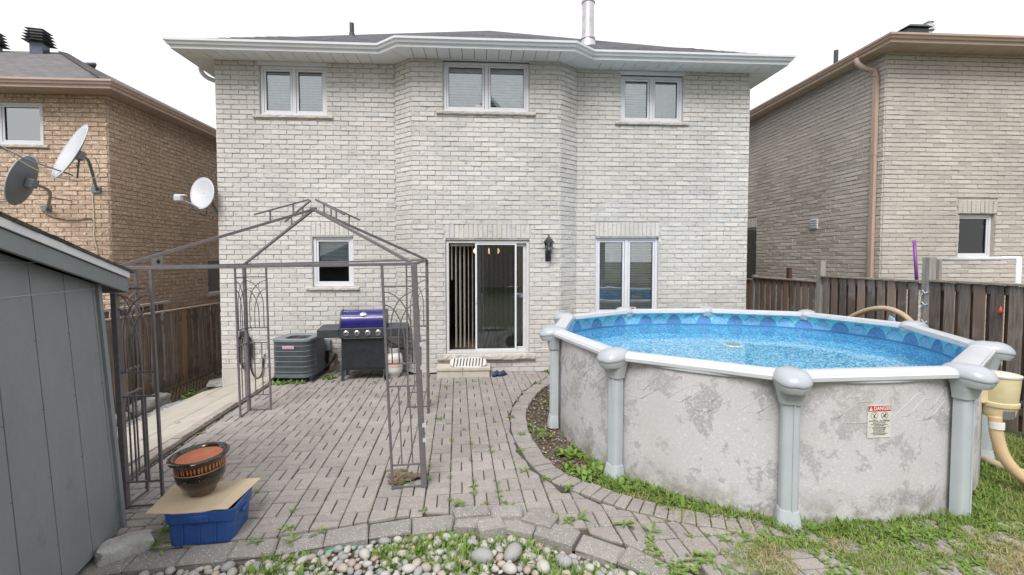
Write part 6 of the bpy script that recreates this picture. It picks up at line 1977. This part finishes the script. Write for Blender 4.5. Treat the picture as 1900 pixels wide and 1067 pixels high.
wv_ = window(rn, (WRN[0], WRN[1], WRN[2], WRN[3]), NY + .02, 1, None, frame=.045, sash=.03, sill=True, sill_ext=(.06, .14), glass=dark_pane)
fr = MB()
for (ya, yb, za, zb2) in ((WRS[0], WRS[1], WRS[3] - .05, WRS[3]), (WRS[0], WRS[1], WRS[2], WRS[2] + .05), (WRS[0], WRS[0] + .05, WRS[2], WRS[3]), (WRS[1] - .05, WRS[1], WRS[2], WRS[3])):
    fr.bx(NX + .03, NX + .10, ya, yb, za, zb2)
sw_ = fr.build('window', white_vinyl, rn, bevel=.003)
MB().bx(NX + .07, NX + .075, WRS[0] + .05, WRS[1] - .05, WRS[2] + .05, WRS[3] - .05).build('pane', pane_glass, sw_)
vt = thing('wall_vent', 'small white louvred vent cover on the side of the taupe house', 'vent', (NX, 9.69, 2.75))
MB().bx(NX - .04, NX - .02, 9.58, 9.80, 2.63, 2.86).build('vent_plate', white_vinyl, vt, bevel=.004)
for k in range(4):
    MB().box((NX - .055, 9.69, 2.665 + k * .052), (.045, .19, .006), M=Matrix.Rotation(.6, 3, 'Y')).build('vent_flap', white_vinyl, vt)
# small window plant
pl = thing('house_plant', 'spiky green house plant behind the neighbour window at the right', 'plant', (9.2, NY + .35, 2.0))
s_ = MB()
for k in range(40):
    a = U(0, 6.28); L_ = U(.25, .48); e = U(.35, 1.2)
    p0 = Vector((9.2, NY + .35, 2.05)); pts = []
    for t in (0, .4, .75, 1):
        pts.append(p0 + Vector((math.cos(a) * L_ * t * math.cos(e), math.sin(a) * L_ * t * math.cos(e) * .6, L_ * (t * math.sin(e) - .45 * t * t))))
    w = Vector((-math.sin(a), math.cos(a), 0)) * .009
    s_.add([pts[0] - w, pts[0] + w, pts[1] - w, pts[1] + w, pts[2] - w * .7, pts[2] + w * .7, pts[3]], [(0, 1, 3, 2), (2, 3, 5, 4), (4, 5, 6)])
s_.build('leaves', M('plant_green', (.07, .14, .06), (.12, .2, .1), rough=.5), pl)
MB().lathe([(.07, -.14), (.10, .05), (.09, .05)], (9.2, NY + .35, 2.05), 16).build('planter', M('white_planter', (.6, .6, .58)), pl, smooth=True, auto=40)
rv = thing('roof_vent', 'flat black roof vent above the right house eave', 'roof vent', (10.7, 11.0, 7.5))
MB().bx(10.42, 10.98, 10.8, 11.2, 7.3, 7.68).build('vent_box', vm, rv, bevel=.03)
MB().add([(10.38, 10.75, 7.68), (11.02, 10.75, 7.68), (11.02, 11.25, 7.68), (10.38, 11.25, 7.68), (10.5, 10.82, 7.76), (10.9, 10.82, 7.76), (10.9, 11.18, 7.76), (10.5, 11.18, 7.76)], [(0, 3, 2, 1), (4, 5, 6, 7), (0, 1, 5, 4), (1, 2, 6, 5), (2, 3, 7, 6), (3, 0, 4, 7)]).build('vent_hood', vm, rv)
tv = thing('roof_flue', 'small silver flue with a round cap above the right house eave', 'flue', (11.2, 11.0, 7.3))
MB().lathe([(.07, 0), (.07, .42), (.06, .42)], (11.15, 11, 7.25), 14).build('flue_pipe', flue_m, tv, smooth=True, auto=40)
MB().lathe([(.08, 0), (.12, .03), (.12, .15), (.07, .17), (.07, .22), (.11, .23), (.02, .29)], (11.15, 11, 7.66), 16).build('flue_head', flue_m, tv, smooth=True, auto=40)
MB().tube([(11.0, 11, 7.75), (10.85, 10.98, 7.85)], .03, 8).build('flue_arm', flue_m, tv, smooth=True)
o = MB().lathe([(.05, 0), (.05, .30), (.04, .30)], (8.74, 11.0, 6.85), 12).build('roof_pipe', MATS['black_vent_pipe'], smooth=True, auto=40); tag(o, 'short black pipe on the sloping edge of the right roof', 'vent pipe')

# ------------------------------------------------------------------ houses behind the camera (seen only in the panes)
bh = thing('brick_house', 'tall dark roofed house behind the garden, reflected in the upper windows', 'house', (0, -17, 0))
MB().bx(-9, 9, -27, -17, -.2, 11.0).build('wall', M('rear_brown_wall', (.34, .28, .24), rough=.9), bh)
MB().add([(-9.6, -27.6, 11.0), (9.6, -27.6, 11.0), (9.6, -16.4, 11.0), (-9.6, -16.4, 11.0), (-5, -22, 14.0), (5, -22, 14.0)], [(0, 1, 5, 4), (1, 2, 5), (2, 3, 4, 5), (3, 0, 4)]).build('roof', shingle_grey, bh)
gbl = MB().add([(-1.7, -16.2, 11.0), (2.5, -16.2, 11.0), (.4, -16.2, 13.1), (-1.7, -20, 11.0), (2.5, -20, 11.0), (.4, -20, 13.1)], [(0, 1, 2), (0, 2, 5, 3), (1, 4, 5, 2), (3, 5, 4)]).build('gable', shingle_grey, bh)
MB().bar((-1.9, -16.15, 10.85), (.4, -16.15, 13.2), .1, .2).build('gable_trim', white_alu, gbl); MB().bar((2.7, -16.15, 10.85), (.4, -16.15, 13.2), .1, .2).build('gable_trim', white_alu, gbl)

# ------------------------------------------------------------------ greenery
def leafmat(name, a, b, c, tr=.25):
    m, nt, bs_ = newmat(name)
    rp_ = rand_piece(nt)
    col = mixc(nt, rp_, a, b)
    col = mixc(nt, mrange(nt, math_(nt, 'FRACT', math_(nt, 'MULTIPLY', rp_, 9.7)), .82, 1.0), col, c)
    nt.links.new(col, bs_.inputs['Base Color']); bs_.inputs['Roughness'].default_value = .55; bs_.inputs['Specular IOR Level'].default_value = .3
    tl = nd(nt, 'ShaderNodeBsdfTranslucent'); nt.links.new(col, tl.inputs[0])
    mx = nd(nt, 'ShaderNodeMixShader'); mx.inputs[0].default_value = tr
    nt.links.new(bs_.outputs[0], mx.inputs[1]); nt.links.new(tl.outputs[0], mx.inputs[2]); nt.links.new(mx.outputs[0], nt.nodes['Material Output'].inputs[0])
    return m
weed_m = leafmat('weed_leaf', (.13, .22, .04), (.20, .31, .065), (.31, .33, .11))
grass_m = leafmat('grass_blade', (.17, .24, .05), (.28, .35, .10), (.46, .39, .20))
dry_m = leafmat('dry_grass_blade', (.38, .30, .16), (.46, .38, .22), (.26, .18, .09))
def add_leaf(mb, base, yaw, pitch, L_, w, droop=.5, fold=.25):
    d = Vector((math.cos(yaw), math.sin(yaw), 0)); sd = Vector((-d.y, d.x, 0)); 
    pts = []
    for t, ww in ((0, .12), (.3, .8), (.62, 1.0), (.86, .6), (1, 0)):
        h = L_ * (math.sin(pitch) * t - droop * t * t * .6); r = L_ * math.cos(pitch) * t
        c = base + d * r + Vector((0, 0, h))
        if ww == 0: pts.append((c,))
        else: pts.append((c - sd * w * ww / 2 + Vector((0, 0, fold * w * ww / 2)), c, c + sd * w * ww / 2 + Vector((0, 0, fold * w * ww / 2))))
    vs = []; idx = []
    for p in pts:
        idx.append(list(range(len(vs), len(vs) + len(p)))); vs += list(p)
    fs = []
    for a, b in zip(idx, idx[1:]):
        if len(b) == 3: fs += [(a[0], a[1], b[1], b[0]), (a[1], a[2], b[2], b[1])]
        else: fs += [(a[0], a[1], b[0]), (a[1], a[2], b[0])]
    mb.add(vs, fs)
def rosette(mb, x, y, z, n, L0, L1, w=.25, up=(.15, .9)):
    a0 = U(0, 6.28)
    for k in range(n):
        L_ = U(L0, L1)
        add_leaf(mb, Vector((x + U(-.008, .008), y + U(-.008, .008), z)), a0 + k * 2.4 + U(-.3, .3), U(*up), L_, L_ * U(w * .7, w * 1.2), droop=U(.2, .8))
def blades(mb, x, y, z, n, h0, h1, spread, w=.0035, lean=(.1, .9)):
    for _ in range(n):
        a = U(0, 6.28); L_ = U(h0, h1); e = U(*lean)
        px, py = x + U(-spread, spread), y + U(-spread, spread)
        d = Vector((math.cos(a) * math.sin(e), math.sin(a) * math.sin(e), math.cos(e)))
        s_ = Vector((-math.sin(a), math.cos(a), 0)) * w * U(.7, 1.3)
        b = Vector((px, py, z)); m_ = b + d * L_ * .55; t = b + d * L_ + Vector((d.x, d.y, -.5)) * L_ * .25
        mb.add([b - s_, b + s_, m_ + s_ * .8, m_ - s_ * .8, t], [(0, 1, 2, 3), (3, 2, 4)])
# weeds in the strip between border and pool
w_ = MB()
def strip_pts(n):
    out = []
    P = smooth_path(INNER, 6)
    for _ in range(n):
        i = random.randrange(8, len(P) - 1)
        d = (P[i + 1] - P[i]).normalized(); nn2 = Vector((-d.y, d.x))
        q = P[i] + nn2 * U(.21, .6)
        out.append(q)
    return out
def in_pool(x, y, m=.03):
    v = Vector((x, y)) - PC; a = math.atan2(v.y, v.x)
    r = 2.36
    best = 9
    for i in range(len(PV)):
        A0, B0 = Vector(PV[i]), Vector(PV[(i + 1) % len(PV)])
        n0 = Vector((B0.y - A0.y, -(B0.x - A0.x))).normalized()
        if n0.dot(A0 - PC) < 0: n0 = -n0
        best = min(best, (A0 - Vector((x, y))).dot(n0))
    return best > -.06 - m
cnt = 0
for q in strip_pts(700):
    if in_pool(q.x, q.y, -.02): continue
    dens = mnoise.noise(Vector((q.x * 2.6, q.y * 2.6, 3))) * .5 + .5
    near = q.y < 4.6
    if dens < (.46 if near else .56) or rnd() > (dens * 1.2 if near else dens * .6): continue
    big = near and rnd() < .5
    rosette(w_, q.x, q.y, -.035, random.randint(4, 8), .05, .15 if big else .08, w=.30, up=(.25, 1.2))
    cnt += 1
tag(w_.build('weeds', weed_m, recalc=False, smooth=True), 'broad leaved green weeds growing in the strip along the foot of the pool', 'weeds', kind='stuff')
# soil, wood chips in the strip
chip_m = M('brown_chips', (.16, .10, .075), (.10, .065, .05), rough=.95, scale=30, piece=.4, pcol=(.36, .32, .29))
c_ = MB()
def in_strip(x, y): return (not in_pool(x, y, -.01)) and x > xlerp(INNER, y) + .19
stones(c_, 5200, (.45, 1.6), (3.3, 7.4), (.007, .017), lambda x, y: -.038 + U(0, .012), inside=in_strip)
tag(c_.build('wood_chips', chip_m, recalc=False), 'brown chips and small stones in the strip between paving and pool', 'chips', kind='stuff')
# grass at the right and over the right hand pavers
g1, g2 = MB(), MB()
for _ in range(52000):
    x = U(1.0, 5.9); y = U(2.35, 5.6)
    if in_pool(x, y, -.015): continue
    if y > 4.6 and x < 5.0: continue
    if x < 1.9 and y < 3.3 and rnd() > max(0, (x - 1.0)) * .8: continue
    if y > 3.35 and x < xlerp(INNER, y) + .2: continue
    dn_ = mnoise.noise(Vector((x * 3.0, y * 3.0, 1.7))) * .5 + .5
    onp = y < 3.02
    d_edge = 0
    th = (.47 - .05 * min(1, max(0, (x - 1.8) / 1.5))) if onp else .30
    if not onp and y < 3.6 and x < 4.5: th = .15
    if onp:
        # grow from the joints between pavers first
        lp = Vector((x, y)) - G0; a_, b_ = lp.dot(gx) / (2 * C2), lp.dot(gy) / (2 * C2)
        fa, fb2 = abs(a_ - round(a_)), abs(b_ - round(b_))
        if min(fa, fb2) > .14 and dn_ < .56: continue
    if dn_ < th: continue
    tgt = g2 if mnoise.noise(Vector((x * 2.0 + 9, y * 2.0, 4))) > .12 and rnd() < .6 else g1
    blades(tgt, x, y, .0 if onp else -.04, 3, .025, .065 if onp else .11, .03, w=.0026, lean=(.4, 1.45))
tag(g1.build('grass', grass_m, recalc=False), 'green grass growing over the ground and pavers around the pool', 'grass', kind='stuff')
tag(g2.build('dry_grass', dry_m, recalc=False), 'straw coloured dry grass mixed into the green at the lower right', 'dry grass', kind='stuff')
# lush band against the pool foot
b_ = MB()
for _ in range(9000):
    x = U(1.0, 4.9); y = U(2.6, 4.4)
    if in_pool(x, y, -.02) or not in_pool(x, y, .10 + .22 * (mnoise.noise(Vector((x * 2.2, y * 2.2, 5))) + .35)): continue
    if rnd() < .42: rosette(b_, x, y, -.02 if y > 3.05 else .0, random.randint(3, 6), .035, .10, w=.24, up=(.1, .9))
    else: blades(b_, x, y, -.01, 4, .04, .10, .03, w=.003, lean=(.2, 1.3))
tag(b_.build('weeds', weed_m, recalc=False, smooth=True), 'low leafy weeds crowding the front foot of the pool wall', 'weeds', kind='stuff')
# clover and weeds over the lower right pavers
b_ = MB()
for _ in range(1900):
    x = U(1.1, 5.2); y = U(2.4, 3.1)
    if mnoise.noise(Vector((x * 3.4, y * 3.4, 8))) < .02: continue
    rosette(b_, x, y, 0, random.randint(3, 5), .02, .055, w=.4, up=(.1, .8))
tag(b_.build('ground_cover', weed_m, recalc=False, smooth=True), 'small leafy ground cover over the lower right pavers', 'ground cover', kind='stuff')
# weeds in the pebble bed
b_ = MB(); n_ = 0
for _ in range(1500):
    x = U(-2.2, 1.5); y = U(2.55, 3.32)
    if y > ylerp(FRONT, x) - .01: continue
    if mnoise.noise(Vector((x * 3.1, y * 3.1, 2.2))) < -.10: continue
    if rnd() < .45: rosette(b_, x, y, -.06, random.randint(4, 7), .05, .12, w=.26, up=(.35, 1.25))
    else: blades(b_, x, y, -.06, 10, .05, .12, .03, w=.0035, lean=(.1, .9))
tag(b_.build('weeds', weed_m, recalc=False, smooth=True), 'green weeds and grass between the pebbles of the front bed', 'weeds', kind='stuff')
# grass between the left slabs and at the right fence
b_ = MB()
for _ in range(1800):
    x = U(4.6, 6.0); y = U(3.2, 6.0)
    if in_pool(x, y, 0): continue
    blades(b_, x, y, -.04, 3, .04, .12, .03, w=.0028, lean=(.1, .8))
    if rnd() < .12: rosette(b_, x, y, -.03, 5, .04, .10, w=.3)
tag(b_.build('grass', grass_m, recalc=False), 'taller green grass in front of the fence behind the skimmer', 'grass', kind='stuff')
# single weeds in the paver joints
weed_proto = []
for k in range(5):
    b_ = MB(); rosette(b_, 0, 0, 0, random.randint(5, 9), .03, .062, w=.24, up=(.15, .8))
    me = b_.build('weed', weed_m, recalc=False, smooth=True)
    weed_proto.append(me.data); bpy.data.objects.remove(me)
spots = []
for _ in range(400):
    if len(spots) >= 60: break
    i, j = random.randrange(-13, 6), random.randrange(-3, 20)
    if rnd() < .6: i = random.choice((-2, -1, 0, 1, 2, 3))
    if rnd() < .3: j = random.choice((-2, -1, 0, 1))
    p = G0 + gx * (i * 2 * C2) + gy * (j * 2 * C2) + (gy if rnd() < .6 else gx) * U(-.1, .1)
    if not in_field(p.x, p.y) or p.x < -3 or p.y > 7.6: continue
    if abs(p.x + 2) < .35 and abs(p.y - 3.4) < .25: continue
    spots.append((p.x, p.y, U(.5, 1.05) * (1.25 if p.y < 3.9 else 1)))
spots += [(.42, 5.05, 1.5), (.38, 4.6, 1.3), (.36, 4.15, 1.4), (.33, 5.6, 1.4), (.46, 6.25, 1.3), (.55, 3.98, 1.5), (.72, 3.82, 1.6), (.86, 7.1, 1.3), (-.2, 3.62, 1.5), (.18, 3.55, 1.6),
          (-2.25, 3.22, 2.0), (-2.32, 3.4, 2.2), (-2.2, 3.15, 1.4), (-2.42, 3.6, 1.4), (-1.6, 3.2, 1.6), (-1.45, 3.35, 1.5), (-1.35, 3.2, 1.8), (-1.2, 3.28, 1.3), (.7, 3.35, 2.0), (.62, 3.3, 1.6), (1.05, 3.25, 1.8), (1.2, 3.15, 2.0), (-3.2, 5.3, 1.2), (-3.9, 5.4, 1.2), (-3.85, 5.9, 1.0), (-.6, 7.0, 1.4), (-1.75, 7.3, 1.6), (-.55, 5.6, 1.5)]
for (x, y, s_) in spots:
    o = bpy.data.objects.new('weed', random.choice(weed_proto)); COL.objects.link(o)
    o.location = (x, y, .004 if x > -3.3 else pz(x) + .004); o.scale = (s_, s_, s_); o.rotation_euler = (0, 0, U(0, 6.28))
    tag(o, 'small green weed sprouting from a joint between the patio pavers', 'weed', 'weeds in the paver joints')
# moss in the joints, as low leafy lines
b_ = MB()
for _ in range(5200):
    x = U(-3.0, 1.4); y = U(3.0, 6.6)
    if not in_field(x, y): continue
    lp = Vector((x, y)) - G0; a_, bb_ = lp.dot(gx) / (2 * C2), lp.dot(gy) / (2 * C2)
    da, db = a_ - round(a_), bb_ - round(bb_)
    if abs(da) < abs(db): q = G0 + gx * (round(a_) * 2 * C2) + gy * (bb_ * 2 * C2)
    else: q = G0 + gx * (a_ * 2 * C2) + gy * (round(bb_) * 2 * C2)
    m__ = mnoise.noise(Vector((q.x * 1.3, q.y * 1.3, 12))) + (.12 if q.x > -.9 else -.12) + (.15 if q.y < 3.7 else 0)
    if m__ < .12: continue
    blades(b_, q.x, q.y, -.012, 2, .010, .022, .004, w=.0022, lean=(.2, 1.2))
tag(b_.build('moss', weed_m, recalc=False), 'low moss and seedlings growing along the paver joints', 'moss', kind='stuff')
# plants at the foot of the walls
for (x, y, z, lab) in ((-3.0, 7.35, 0, 'leafy weed clump under the air conditioner'), (-2.62, 7.62, 0, 'weed clump between air conditioner and barbecue'), (-3.3, 7.3, .0, 'dry small weed at the left foot of the air conditioner'), (1.12, 7.82, 0, 'leafy weed at the wall behind the first pool post')):
    b_ = MB()
    for _ in range(7): rosette(b_, x + U(-.12, .12), y + U(-.06, .06), z, 6, .05, .12, w=.35, up=(.4, 1.3))
    tag(b_.build('weed_clump', weed_m, recalc=False, smooth=True), lab, 'weed')
b_ = MB()
for _ in range(22): rosette(b_, U(-5.6, -5.2), U(8.4, 9.9), -.57, 6, .05, .12, w=.4, up=(.2, 1.1))
tag(b_.build('weeds', weed_m, recalc=False, smooth=True), 'low weeds around the lattice by the left fence', 'weeds', kind='stuff')
print('objects', len(bpy.data.objects), 'tris~', sum(len(m.polygons) for m in bpy.data.meshes))
